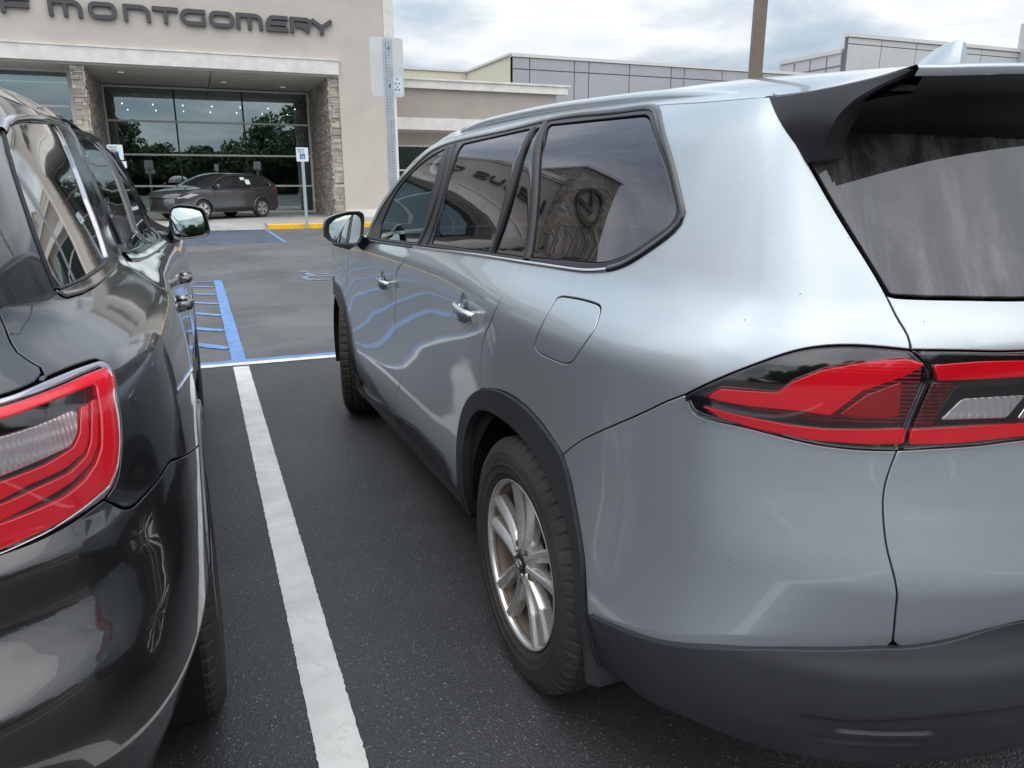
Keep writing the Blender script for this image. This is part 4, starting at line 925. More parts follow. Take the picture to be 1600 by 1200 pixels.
# quarter panel with a hole for window + chrome
hole_q = ccw(loop([np.vstack([qw[:12], chr_o[::-1]])])) if False else None
hole = np.vstack([chr_o, qw[11:3:-1], qw[3::-1]])
hole = ccw(resample(np.vstack([hole, hole[:1]]), .012)[:-1])
gtop_ = Dp([(112, 199)])[0]
pil = np.array([[uy(2.2), 1.61], [gtop_[0], gtop_[1] + .035], Dp([(130, 245)])[0], Dp([(156, 300)])[0], Dp([(180, 362)])[0], gd[0]])
quarterD = loop([lift[1:] if False else lift, qtop, np.array([qtop[-1], pil[1]]), pil[1:], gd, A_rear[k0:k1+1][::-1], bseam[::-1], lr[::-1], lt[ilt:][::-1]])
V, Fc, Nn = patch(D, quarterD, [hole], step=.022); mk('quarter_panel', V, Fc, BP, blk, Nn)
bumpD = loop([bseam, A_rear[:k0+1][::-1], np.array([A_rear[0], [uy(1.6), .34]]), np.array([[uy(1.6), .34], [UD0[17], .34], [UDC, .34]]), np.array([[UDC, .34], lb[-1]]), lb[::-1]])
V, Fc, Nn = patch(D, bumpD, step=.018, rim=.02); o = mk('rear_bumper', V, Fc, BP, blk, Nn); mirror_mesh(o, DX)
liftD = loop([lift, np.array([lift[-1], [UDC, 1.615]]), np.array([[UDC, 1.615], lt[0]]), lt[:ilt+1]])
V, Fc, Nn = patch(D, liftD, step=.03); o = mk('liftgate', V, Fc, BP, blk, Nn); mirror_mesh(o, DX)
gF = np.array([gd[0]*0 + Dp([(249, 393)])[0], Dp([(262, 403)])[0], [uy(3.30), 1.06], [uy(3.30), .9], [uy(3.30), .7], [uy(3.27), .55], [uy(3.24), .45]])
belt1 = Dp([(193, 398), (206, 407), (222, 402), (249, 393)])
gd[0] = belt1[0]
sill = .42
rdD = loop([belt1, gF, np.array([gF[-1], [uy(2.62), sill]]), np.array([[uy(2.62), sill], [uy(2.50), .55], A_rear[k1+6]]), A_rear[k1:k1+7][::-1], gd[::-1]])
V, Fc, Nn = patch(D, rdD, step=.03); rdo = mk('rear_door', V, Fc, BP, blk, Nn); mirror_mesh(rdo, DX)
belt2 = Dp([(249, 393), (258, 380)]); belt2 = np.vstack([belt2, [[uy(4.3), 1.13]]])
fdD = loop([belt2, np.array([belt2[-1], [uy(4.32), 1.0], [uy(4.30), .6], [uy(4.3), .45]]), np.array([[uy(4.3), .45], gF[-1]]), gF[::-1]])
V, Fc, Nn = patch(D, fdD, step=.03); fdo = mk('front_door', V, Fc, BP, blk, Nn); mirror_mesh(fdo, DX)
A_f = archD(5.14, .45, -5, 185)
fenD = loop([np.array([[uy(4.32), 1.13], [uy(5.2), 1.09], [UD0[3], 1.04], [UD0[1], .98]]), np.array([[UD0[1], .98], [UD0[1], .45]]), np.array([[UD0[1], .45], A_f[-1]]), A_f[::-1], np.array([A_f[0], [uy(4.3), .45]]), np.array([[uy(4.3), .45], [uy(4.30), .6], [uy(4.32), 1.0], [uy(4.32), 1.13]])])
V, Fc, Nn = patch(D, fenD, step=.04); o = mk('front_fender', V, Fc, BP, blk, Nn); mirror_mesh(o, DX)
# arch lips and sill
for A_, nm in ((A_rear, 'wheel_arch_lip'), (A_f, 'wheel_arch_lip')):
    o = strip(D, A_, .016, off=.002, h=.006, prof=[(-.5, -5), (-.5, .0), (-.2, .8), (.2, 1), (.5, .2), (.5, -1)]).build(nm, BP, blk, smooth=True); mirror_mesh(o, DX)
sl = loop([np.array([[uy(4.66), sill + .03], [uy(2.56), sill + .03]]), np.array([[uy(2.56), sill + .03], [uy(2.56), .27]]), np.array([[uy(2.56), .27], [uy(4.68), .27]]), np.array([[uy(4.68), .27], [uy(4.66), sill + .03]])])
V, Fc, Nn = patch(D, sl, step=.05, off=.006); o = mk('sill', V, Fc, M['black_plastic'], blk, Nn); mirror_mesh(o, DX)
vl = loop([np.array([[uy(1.62), .345], [uy(1.64), .27]]), np.array([[uy(1.64), .27], [UDC, .27]]), np.array([[UDC, .27], [UDC, .345]]), np.array([[UDC, .345], [uy(1.62), .345]])])
V, Fc, Nn = patch(D, vl, step=.03, off=.004); o = mk('rear_valance', V, Fc, M['grey_plastic'], blk, Nn); mirror_mesh(o, DX)
# glass, chrome
V, Fc, Nn = patch(D, ccw(resample(np.vstack([qw, qw[:1]]), .012)[:-1]), step=.022, off=-.002, gap=0, rim=.004); 
mat('tinted_quarter', (.012, .012, .013), .02, spec=1.0, coat=1.0, ior=1.8); M['tinted_quarter'].node_tree.nodes['Principled BSDF'].inputs['Coat IOR'].default_value = 1.9
o = mk('quarter_window', V, Fc, M['tinted_quarter'], blk, Nn); mirror_mesh(o, DX)
sq = np.vstack([qw[12:13], qw[11:3:-1], qw[3::-1]])
o = strip(D, resample(np.vstack([qw[3:12]]), .012), .008, off=.0, h=.004).build('window_seal', M['rubber_seal'], blk, smooth=True)
o = strip(D, resample(np.vstack([Dp([(106, 196.5), (86, 191.5), (67, 187), (42, 184.5), (20, 187), (8, 193), (3, 206)])]), .012), .016, off=.001, h=.006).build('window_seal', M['dark_chrome'], blk, smooth=True)
cs = np.vstack([chr_r, Dp([(166, 409), (158, 417), (128, 436), (90, 453), (86, 452)])]); 
cs_poly = ccw(resample(np.vstack([cs, chr_o[::-1], cs[:1]]), .010)[:-1])
V, Fc, Nn = patch(D, cs_poly, step=.012, off=.004, gap=0, rim=.010, fillet=.004); o = mk('chrome_surround', V, Fc, M['dark_chrome'], blk, Nn); mirror_mesh(o, DX)
o = strip(D, resample(Dp([(167, 404), (164, 412), (150, 423), (128, 437), (105, 447), (88, 453)]), .01), .006, off=.002, h=.004).build('window_seal', M['rubber_seal'], blk, smooth=True)
# dark surround of the door windows
rdw = Dp([(112, 204), (136, 213), (148, 221), (190, 300), (231, 381), (204, 392), (190, 366), (174, 332), (160, 300), (140, 260)])
fdw0 = Dp([(157, 227), (163, 233), (187, 268), (207, 296), (227, 330), (245, 366), (247, 374), (237, 380), (196, 300)])
dl = ccw(resample(np.vstack([Dp([(107, 199), (120, 201), (140, 207), (156, 217)]), Dp([(168, 236), (190, 266), (209, 293), (229, 327), (248, 363), (256, 377)]), Dp([(249, 391), (222, 401), (206, 406), (193, 397), (181, 366), (156, 305), (130, 248), (107, 199)])]), .014)[:-1])
q1 = ccw(resample(np.vstack([rdw, rdw[:1]]), .014)[:-1]); q2 = ccw(resample(np.vstack([fdw0, fdw0[:1]]), .014)[:-1])
V, Fc, Nn = patch(D, dl, [q1, q2], step=.03, off=.001); o = mk('window_surround', V, Fc, M['gloss_black'], blk, Nn); mirror_mesh(o, DX)
V, Fc, Nn = patch(D, q1, step=.04, off=-.004, gap=0, rim=.002); o = mk('rear_door_window', V, Fc, M['tinted_quarter'], blk, Nn); mirror_mesh(o, DX)
V, Fc, Nn = patch(D, q2, step=.04, off=-.004, gap=0, rim=.002); o = mk('front_door_window', V, Fc, M['tinted_quarter'], blk, Nn); mirror_mesh(o, DX)
o = strip(D, resample(Dp([(197, 402), (210, 400), (222, 396), (238, 387), (256, 377)]), .015), .030, off=.002, h=.005).build('belt_moulding', M['dark_chrome'], blk, smooth=True); mirror_mesh(o, DX)
for pts in ([(153, 225), (195, 302), (235, 382)], [(107, 201), (127, 247), (152, 303), (170, 343), (188, 384), (194, 397)]):
    o = strip(D, resample(Dp(pts), .015), .012, off=.003, h=.005).build('window_pillar', M['satin_black'], blk, smooth=True)
# lamp: chrome frame, dark body, red racetrack, clear reversing light
frame_o = loop([lt, lr, lb, np.array([lb[-1], lt[0]])])
V, Fc, Nn = patch(D, frame_o, step=.02, off=-.003, gap=.002, rim=.02); lmp = mk('tail_lamp', V, Fc, M['gloss_black'], blk, Nn)
def ext(pts, left=True):
    P = Dp(pts); v = P[0][1] if left else P[-1][1]
    return P
def dl_lens(top, bot, m, off, name='lens', step=.012, rim=.008, fil=.003):
    """lens between two open paths that start at the left picture edge and are carried on across the tail"""
    t, b_ = Dp(top), Dp(bot); t = np.vstack([[[UDC, t[0][1] + .003]], t]); b_ = np.vstack([b_, [[UDC, b_[-1][1]]]])
    q = ccw(loop([t, np.array([t[-1], b_[0]]), b_, np.array([b_[-1], t[0]])], .008)); V, Fc, Nn = patch(D, q, step=step, off=off, rim=rim, gap=0, fillet=fil); return mk(name, V, Fc, M[m], lmp, Nn)
fr_o = loop([lt, lr, lb, np.array([lb[-1], lt[0]])], .008)
red_o = [(3, 637), (85, 608), (130, 588), (158, 577), (168, 580), (172, 590), (174, 619), (181, 653), (184, 687), (181, 724), (167, 757), (127, 790), (71, 826), (3, 857)]
ro_ = Dp(red_o); ro_ = np.vstack([[[UDC, ro_[0][1] + .003]], ro_, [[UDC, ro_[-1][1]]]])
V, Fc, Nn = patch(D, ccw(fr_o), [ccw(resample(np.vstack([ro_, ro_[:1]]), .008)[:-1])], step=.02, off=.003, gap=.003, rim=.006, fillet=.003); mk('lamp_frame', V, Fc, M['dark_chrome'], lmp, Nn)
ri = Dp([(3, 655), (85, 625), (146, 601), (150, 620), (154.5, 653), (155.4, 699), (147, 724), (128, 752), (99, 775), (57, 795), (3, 816)]); ri = np.vstack([[[UDC, ri[0][1] + .003]], ri, [[UDC, ri[-1][1]]]])
roo = np.vstack([ro_[1:-1]]); rii = ri[1:-1]
ringp = ccw(resample(np.vstack([ro_, ri[::-1], ro_[:1]]), .008)[:-1])
V, Fc, Nn = patch(D, ringp, step=.012, off=.005, gap=0, rim=.008, fillet=.003); mk('lens', V, Fc, M['bright_red_lens'], lmp, Nn)
def uring(o_, i_, m, off):
    a, b_ = Dp(o_), Dp(i_); a = np.vstack([a, [[UDC, a[-1][1]]]]); b_ = np.vstack([b_, [[UDC, b_[-1][1]]]])
    q = ccw(resample(np.vstack([a, b_[::-1], a[:1]]), .007)[:-1]); V, Fc, Nn = patch(D, q, step=.012, off=off, gap=0, rim=.006, fillet=.002); mk('lens', V, Fc, M[m], lmp, Nn)
uring([(148, 623), (151, 655), (152, 693), (142, 721), (113, 752), (71, 778), (3, 812)], [(141, 626), (141, 655), (140.5, 690), (133, 713), (108, 738), (57, 762), (3, 787)], 'bright_red_lens', .003)
uring([(136, 631), (137, 655), (137, 687), (130, 707), (99, 733), (43, 758), (3, 780)], [(125, 636), (124, 655), (123, 677), (113, 699), (71, 725), (3, 752)], 'bright_red_lens', .003)
cl = Dp([(3, 682), (57, 665), (109, 642), (118, 643), (120, 660), (119.5, 677), (109, 697), (57, 721), (3, 743)]); cl = np.vstack([[[UD0[18], cl[0][1]]], cl, [[UD0[18], cl[-1][1]]]])
V, Fc, Nn = patch(D, ccw(resample(np.vstack([cl, cl[:1]]), .008)[:-1]), step=.012, off=.003, gap=0, rim=.006); mk('reversing_lamp', V, Fc, M['reflector'], lmp, Nn)
V, Fc, Nn = patch(D, ccw(resample(np.vstack([ro_, ro_[:1]]), .010)[:-1]), step=.02, off=.010, rim=.008, gap=.001, fillet=.004); mk('lens_cover', V, Fc, M['clear_cover'], lmp, Nn)
# handles, with their lock blades
def handleD(y, z, par):
    c = np.array([uy(y), z]); m = MB(); rings = []
    for t in np.linspace(-1, 1, 17):
        w = .018 * (1 - abs(t)**5 * .45); so = .040 * (1 - abs(t)**4 * .70); q = c + [t * .105, 0]; p = D.ev([q])[0]; n = D.nrm([q])[0]
        rings.append([p + n * (so + .011 * np.sign(math.cos(a)) * abs(math.cos(a))**.7) + np.array([0, 0, 1.]) * w * math.sin(a) for a in np.linspace(0, 2*math.pi, 15)[:-1]])
    m.grid(rings, close=True); m.add(rings[0], [tuple(range(13, -1, -1))]); m.add(rings[-1], [tuple(range(14))])
    for t in (-.085, .085):
        p = D.ev([c + [t, 0]])[0]; n = D.nrm([c + [t, 0]])[0]; m.tube([p - n*.004, p + n*.036], [.018, .015], 12)
    m.build('door_handle', M['handle_chrome'], par, smooth=True)
handleD(2.80, 1.035, rdo); handleD(3.86, 1.00, fdo)
# shell, roof, windscreen
ccr = Dp([(60, 158), (118, 209), (150, 238)])
roofZ = []
cD = np.vstack([[lift[-1] + [0, .0]], [[uy(1.9), 1.605], [uy(2.2), 1.61], [uy(2.6), 1.60]], [gtop_ + [0, .035]], Dp([(140, 207), (156, 217), (168, 236), (190, 266), (209, 293), (229, 327), (248, 363)])])
cD = cD[np.argsort(-cD[:, 0])]; cD = smooth_path(cD, .03)[::-1]; CD = D.ev(cD)
tD = np.r_[0, np.cumsum(np.linalg.norm(np.diff(CD, axis=0), axis=1))]; kD = np.linspace(0, tD[-1], 18); CDk = np.stack([np.interp(kD, tD, CD[:, k]) for k in range(3)], 1)
ihD = int(np.argmin(np.abs(CDk[:, 1] - 3.1))); PRD = np.zeros((18, len(sk), 3)); print('D crease', CDk[[0, 4, 8, 12, 17]].round(2).tolist(), ihD)
for i, c in enumerate(CDk):
    if i >= ihD: zc_ = np.interp(c[1], [1.3, 1.8, 2.4, 3.1], [1.72, 1.76, 1.775, 1.76]); yc = c[1] - .05 * (i == 17)
    else: f = i / ihD; yc = c[1] + .45 - .3*f; zc_ = c[2] + .03 + .13 * f**.7
    for j, s in enumerate(sk): PRD[i, j] = (c[0] + (DX - c[0])*s, c[1] + (yc - c[1])*(1 - (1-s)**2), c[2] + (zc_ - c[2])*(1 - (1-s)**3.2))
PRDm = PRD[:, ::-1][:, 1:].copy(); PRDm[:, :, 0] = 2*DX - PRDm[:, :, 0]
RD = Surf(kD, np.r_[vr, 1.8 - vr[::-1][1:]], np.concatenate([PRD, PRDm], 1), sign=1)
if RD.nrm([[kD[10], .6]])[0][2] < 0: RD.sign = -1
thD = kD[ihD]
ro2 = loop([np.array([[0, 0], [kD[-1], 0]]), np.array([[kD[-1], 0], [kD[-1], 1.8]]), np.array([[kD[-1], 1.8], [0, 1.8]]), np.array([[0, 1.8], [0, 1.755]]), np.array([[0, 1.755], [thD, 1.72]]), np.array([[thD, 1.72], [thD, .08]]), np.array([[thD, .08], [0, .045]]), np.array([[0, .045], [0, 0]])], .03)
V, Fc, Nn = patch(RD, ro2, step=.06, gap=.0002); mk('roof', V, Fc, BP, blk, Nn)
ws2 = loop([np.array([[0, .05], [thD, .085]]), np.array([[thD, .085], [thD, 1.715]]), np.array([[thD, 1.715], [0, 1.75]]), np.array([[0, 1.75], [0, .05]])], .04)
V, Fc, Nn = patch(RD, ws2, step=.08, off=-.004); mk('windscreen', V, Fc, M['tinted_quarter'], blk, Nn)
shD = loop([np.array([[UD0[1], .36], A_f[-1] + [-.01, 0]]), A_f[::-1], np.array([A_f[0], [A_rear[-1][0], .33]]), A_rear[::-1], np.array([A_rear[0], [UDC, .36]]), np.array([[UDC, .36], [UDC, 1.60]]), np.array([[UDC, 1.60], cD[-1] - [0, .01]]) if False else np.array([[UDC, 1.60], [max(cD[0][0], cD[-1][0]), 1.59]]), (cD if cD[0][0] > cD[-1][0] else cD[::-1]) - [0, .012], np.array([(cD if cD[0][0] < cD[-1][0] else cD[::-1])[0] - [0, .012], [UD0[1], .96]]), np.array([[UD0[1], .96], [UD0[1], .36]])], .02)
V, Fc, Nn = patch(D, shD, step=.06, off=-.014, rim=.001); o = mk('body_shell', V, Fc, M['liner'], blk, Nn); mirror_mesh(o, DX)
rowsb = []
for y, zc_, zs, xs in ((5.98, .95, .90, -.45), (5.75, 1.03, .99, -.24), (5.4, 1.10, 1.05, -.16), (4.9, 1.15, 1.09, -.13), (4.35, 1.18, 1.12, -.18)):
    rowsb.append([(xs + (2*DX - 2*xs)*f, y + .1*math.sin(math.pi*f), zs + (zc_ - zs)*math.sin(math.pi*f)**.5) for f in np.linspace(0, 1, 17)])
m = MB(); m.grid(rowsb); o = m.build('bonnet', BP, blk, smooth=True)
for cy in (2.10, 5.14):
    a = np.linspace(R(-20), R(200), 30)
    for X0, X1 in ((-.09, -.50), (2*DX + .09, 2*DX + .50)):
        m = MB(); m.grid([[(X0, cy + .47*math.cos(t), .39 + .47*math.sin(t)) for t in a], [(X1, cy + .47*math.cos(t), .39 + .47*math.sin(t)) for t in a]]); m.add([(X1, cy + .47*math.cos(t), .39 + .47*math.sin(t)) for t in a], [tuple(range(30))]); m.build('wheel_well', M['liner'], blk)
m = MB(); m.box((2*DX + .3, 1.3, .28), (-.3, 5.8, .42)); m.box((2*DX + .52, 1.5, .42), (-.52, 5.5, .62)); m.build('underbody', M['liner'], blk)
for s in (1, -1):
    X_ = (lambda x: x) if s > 0 else (lambda x: 2*DX - x)
    wheel(X_(-.058), 2.10, .385, s, blk, r=.39, w=.265, rim=.262, style='blade', rubber='tyre_black', n=560 if s > 0 else 288); wheel(X_(-.085), 5.14, .385, s, blk, r=.39, w=.265, rim=.262, style='blade', rubber='tyre_black')
olD = [(266, 329), (270, 322), (280, 319.5), (300, 321), (315, 325), (321, 332), (325, 345), (328.5, 360), (326, 367), (315, 371), (290, 374), (275, 375), (269, 370), (264, 350)]
glD = [(268, 330), (271, 325.5), (280, 324), (300, 326), (312, 329.5), (316, 335), (320, 349), (321.5, 363), (317, 366.5), (300, 370), (282, 371.5), (275, 369), (271, 358), (267, 340)]
mYD = 4.35
armD = [[hitY(*p, mYD + d) for p, d in (((272, 376), .01), ((264, 352), .01), ((264, 352), .09), ((272, 376), .09))], [hitY(*p, mYD + d) for p, d in (((262, 378), .01), ((256, 362), .01), ((256, 362), .09), ((262, 378), .09))], [hitY(*p, mYD + d) for p, d in (((244, 378), .01), ((246, 360), .01), ((246, 360), .09), ((244, 378), .09))]]
moD = door_mirror(blk, olD, glD, mYD, .13, (M['black_paint'], M['gloss_black']), armD, mirror_x=DX, tilt=.11, convex=.8)
# ------------------------------------------------------------------ ground, paint on the ground
def ground_mat(name, c1, c2, speck, bumpd, rough, blotch=.5, cracks=0.0):
    m = mat(name, c1, rough, spec=.4); nt = m.node_tree; b = nt.nodes['Principled BSDF']; tcn = [n for n in nt.nodes if n.type == 'TEX_COORD'][0]
    n0 = N(nt, 'ShaderNodeTexNoise', i_Scale=blotch, i_Detail=8.0, i_Roughness=.62); L(nt, tcn, 'Object', n0, 'Vector'); r0 = ramp(nt, [(.35, c1), (.68, c2)]); L(nt, n0, 'Fac', r0, 0)
    v0 = N(nt, 'ShaderNodeTexVoronoi', i_Scale=170.0, i_Randomness=1.0); L(nt, tcn, 'Object', v0, 'Vector')
    v1 = N(nt, 'ShaderNodeTexNoise', i_Scale=95.0, i_Detail=3.0, i_Roughness=.7); L(nt, tcn, 'Object', v1, 'Vector')
    wn = N(nt, 'ShaderNodeSeparateColor'); L(nt, v0, 'Color', wn, 0); rs = ramp(nt, [(.90, 0), (.985, speck)]); L(nt, wn, 0, rs, 0)
    dm = ramp(nt, [(.25, 1), (.5, 0)]); L(nt, v0, 'Distance', dm, 0); ml = N(nt, 'ShaderNodeMath', operation='MULTIPLY'); L(nt, rs, 0, ml, 0); L(nt, dm, 0, ml, 1)
    m1 = N(nt, 'ShaderNodeMix', data_type='RGBA'); L(nt, ml, 0, m1, 0); L(nt, r0, 0, m1, 6); m1.inputs[7].default_value = (.42, .41, .39, 1)
    rg = ramp(nt, [(.3, .72), (.7, 1.28)]); L(nt, v1, 'Fac', rg, 0); m2 = N(nt, 'ShaderNodeMix', data_type='RGBA', blend_type='MULTIPLY', i_0=1.0); L(nt, m1, 2, m2, 6); L(nt, rg, 0, m2, 7)
    n9 = N(nt, 'ShaderNodeTexNoise', i_Scale=.9, i_Detail=6.0, i_Roughness=.6, i_Distortion=.8); L(nt, tcn, 'Object', n9, 'Vector'); r9 = ramp(nt, [(.50, 1.0), (.60, .84), (.72, .66)]); L(nt, n9, 'Fac', r9, 0)
    m9 = N(nt, 'ShaderNodeMix', data_type='RGBA', blend_type='MULTIPLY', i_0=1.0); L(nt, m2, 2, m9, 6); L(nt, r9, 0, m9, 7); last = (m9, 2)
    if cracks:
        wv = N(nt, 'ShaderNodeTexNoise', i_Scale=1.4, i_Detail=4.0); L(nt, tcn, 'Object', wv, 'Vector')
        mxv = N(nt, 'ShaderNodeMix', data_type='VECTOR', i_0=.12); L(nt, tcn, 'Object', mxv, 4); L(nt, wv, 'Color', mxv, 5)
        vc = N(nt, 'ShaderNodeTexVoronoi', feature='DISTANCE_TO_EDGE', i_Scale=.55); L(nt, mxv, 1, vc, 'Vector'); rc = ramp(nt, [(.0, cracks), (.012, 0)]); L(nt, vc, 'Distance', rc, 0)
        m3 = N(nt, 'ShaderNodeMix', data_type='RGBA'); L(nt, rc, 0, m3, 0); L(nt, *last, m3, 6); m3.inputs[7].default_value = (.012, .012, .013, 1); last = (m3, 2)
    L(nt, *last, b, 'Base Color')
    ah = N(nt, 'ShaderNodeMath', operation='ADD'); L(nt, v0, 'Distance', ah, 0); L(nt, v1, 'Fac', ah, 1)
    bp = N(nt, 'ShaderNodeBump', i_Strength=.8, i_Distance=bumpd); L(nt, ah, 0, bp, 'Height'); L(nt, bp, 0, b, 'Normal')
    return m
ground_mat('sealed_asphalt', (.035, .036, .039), (.062, .063, .066), .75, .003, .45, .7)
ground_mat('old_asphalt', (.080, .081, .083), (.155, .154, .152), .3, .003, .75, .35, cracks=.0)
ground_mat('concrete', (.34, .33, .31), (.42, .41, .39), .1, .001, .8, .6)
mat('earth', (.10, .12, .06), .9, var=(.3, .3, 6))
def sheet(name, x0, y0, x1, y1, z, m, kind='structure', n=1):
    b = MB(); b.add([(x0, y0, z), (x1, y0, z), (x1, y1, z), (x0, y1, z)], [(0, 1, 2, 3)]); o = b.build(name, m); tag(o, kind=kind); return o
sheet('ground', -400, -400, 400, 400, -.03, M['earth'])
sheet('parking_lot', -60, -19, 70, 27.5, -.004, M['old_asphalt'])
YS = 6.30
sheet('sealed_parking_bay', -30, -7, 22, YS + .11, 0.0, M['sealed_asphalt'])
def worn(name, color, wear, col2=(.05, .05, .053), rough=.6, crack=True):
    m = mat(name, color, rough, spec=.35); nt = m.node_tree; b = nt.nodes['Principled BSDF']; tcn = [n for n in nt.nodes if n.type == 'TEX_COORD'][0]
    n0 = N(nt, 'ShaderNodeTexNoise', i_Scale=38.0, i_Detail=8.0, i_Roughness=.7); L(nt, tcn, 'Object', n0, 'Vector')
    n1_ = N(nt, 'ShaderNodeTexNoise', i_Scale=5.0, i_Detail=5.0, i_Roughness=.6); L(nt, tcn, 'Object', n1_, 'Vector')
    a = N(nt, 'ShaderNodeMath', operation='ADD'); L(nt, n0, 'Fac', a, 0); L(nt, n1_, 'Fac', a, 1); h = N(nt, 'ShaderNodeMath', operation='MULTIPLY', i_1=.5); L(nt, a, 0, h, 0)
    r0 = ramp(nt, [(max(0, wear - .03), 1), (wear + .03, 0)]); L(nt, h, 0, r0, 0)
    sh_ = ramp(nt, [(.3, tuple(c*.78 for c in color)), (.6, color)]); L(nt, n1_, 'Fac', sh_, 0)
    last = (r0, 0)
    if crack:
        wn_ = N(nt, 'ShaderNodeTexNoise', i_Scale=6.0, i_Detail=5.0, i_Roughness=.65); L(nt, tcn, 'Object', wn_, 'Vector'); wm = N(nt, 'ShaderNodeMix', data_type='VECTOR', i_0=.22); L(nt, tcn, 'Object', wm, 4); L(nt, wn_, 'Color', wm, 5)
        mp = N(nt, 'ShaderNodeMapping'); mp.inputs['Scale'].default_value = (.45, 1, 1); L(nt, wm, 1, mp, 0)
        vc = N(nt, 'ShaderNodeTexVoronoi', feature='DISTANCE_TO_EDGE', i_Scale=3.1, i_Randomness=1.0); L(nt, mp, 0, vc, 'Vector'); rc = ramp(nt, [(.0, .30), (.006, 0)]); L(nt, vc, 'Distance', rc, 0); mk_ = ramp(nt, [(.42, 0), (.56, 1)]); L(nt, n1_, 'Fac', mk_, 0); mm_ = N(nt, 'ShaderNodeMath', operation='MULTIPLY'); L(nt, rc, 0, mm_, 0); L(nt, mk_, 0, mm_, 1); rc = mm_
        mxm = N(nt, 'ShaderNodeMath', operation='MAXIMUM'); L(nt, r0, 0, mxm, 0); L(nt, rc, 0, mxm, 1); last = (mxm, 0)
    mm = N(nt, 'ShaderNodeMix', data_type='RGBA'); L(nt, *last, mm, 0); L(nt, sh_, 0, mm, 6); mm.inputs[7].default_value = (*col2, 1); L(nt, mm, 2, b, 'Base Color')
    bp = N(nt, 'ShaderNodeBump', i_Strength=.5, i_Distance=.002); L(nt, n0, 'Fac', bp, 'Height'); L(nt, bp, 0, b, 'Normal'); return m
worn('white_marking', (.72, .71, .69), .352); worn('blue_marking', (.14, .27, .52), .40, (.08, .08, .085)); worn('faded_blue', (.15, .22, .38), .47, (.10, .10, .105)); worn('yellow_paint', (.80, .46, .02), .33, (.45, .40, .28), crack=False)
def mark(name, path, w, z, m, jit=.004, label=None, grp=None, step=.05):
    """a painted stripe with slightly ragged edges along a straight path"""
    a, b = np.array(path[0], float), np.array(path[1], float); n = max(2, int(np.linalg.norm(b - a) / step)); d = (b - a) / np.linalg.norm(b - a); s_ = np.array([-d[1], d[0]])
    V = []
    for i in range(n + 1):
        p = a + (b - a) * i / n; V.append((*(p + s_ * (w/2 + rng.normal() * jit)), z)); V.append((*(p - s_ * (w/2 + rng.normal() * jit)), z))
    b_ = MB(); b_.add(V, [(2*i, 2*i+1, 2*i+3, 2*i+2) for i in range(n)]); o = b_.build(name, m); tag(o, kind='structure'); return o
mark('white_line', ((.208, -6), (.208, YS - .05)), .118, .0045, M['white_marking'], .0011, step=.014)
mark('white_line', ((2.95, -6), (2.95, YS - .05)), .118, .0045, M['white_marking'], .003, step=.04); mark('white_line', ((-2.55, -6), (-2.55, YS - .05)), .118, .0045, M['white_marking'], .003, step=.04)
gA = lambda x, y: hitZ(x, y)[:2]
mark('white_line', ((-22, YS + .05 + .22), (-.6, YS + .055)), .10, .0046, M['white_marking'], .003); mark('white_line', ((-.58, YS + .055), (20, YS - .02)), .10, .0046, M['white_marking'], .003)
mark('blue_line', ((-22, YS + .15 + .22), (-.6, YS + .16)), .10, .0036, M['blue_marking'], .003); mark('blue_line', ((-.58, YS + .16), (20, YS + .08)), .10, .0036, M['blue_marking'], .003)
mark('blue_line', ((.206, YS + .2), (.192, 12.05)), .115, .0040, M['blue_marking'], .003)
mark('blue_line', ((-2.0, YS + .2), (-2.0, 12.1)), .115, .0040, M['blue_marking'], .003)
for (xl, yl, xr, yr, w) in ((302.4, 441.3, 345.7, 438.8, .09), (303.7, 447.8, 335, 448.9, .10), (305, 459.3, 337.8, 460.4, .10), (305, 473, 341.7, 475, .10), (306.3, 490, 347, 493, .11), (307.6, 513.7, 351, 516.9, .11), (311.5, 539.2, 358.8, 544.4, .12)):
    a, b = gA(xl, yl), gA(xr, yr); d = (a - b) / np.linalg.norm(a - b); s = (b[0] + 1.95) / max(1e-3, abs(d[0])); mark('blue_hatch', (b + 0*d, b + d * s), w, .0034, M['blue_marking'], .005)
# far access aisle against the kerb
for i in range(16):
    y = 19.6 + i * .36; mark('blue_hatch', ((1.85, y), (-1.9, y - .55)), .12, .0030, M['faded_blue'], .01)
mark('blue_line', ((1.93, 19.3), (1.93, 24.7)), .10, .0038, M['blue_marking'], .004); mark('blue_line', ((-1.95, 19.3), (-1.95, 24.7)), .10, .0038, M['blue_marking'], .004); mark('blue_line', ((1.95, 24.72), (.3, 24.72)), .14, .0042, M['blue_marking'], .004)
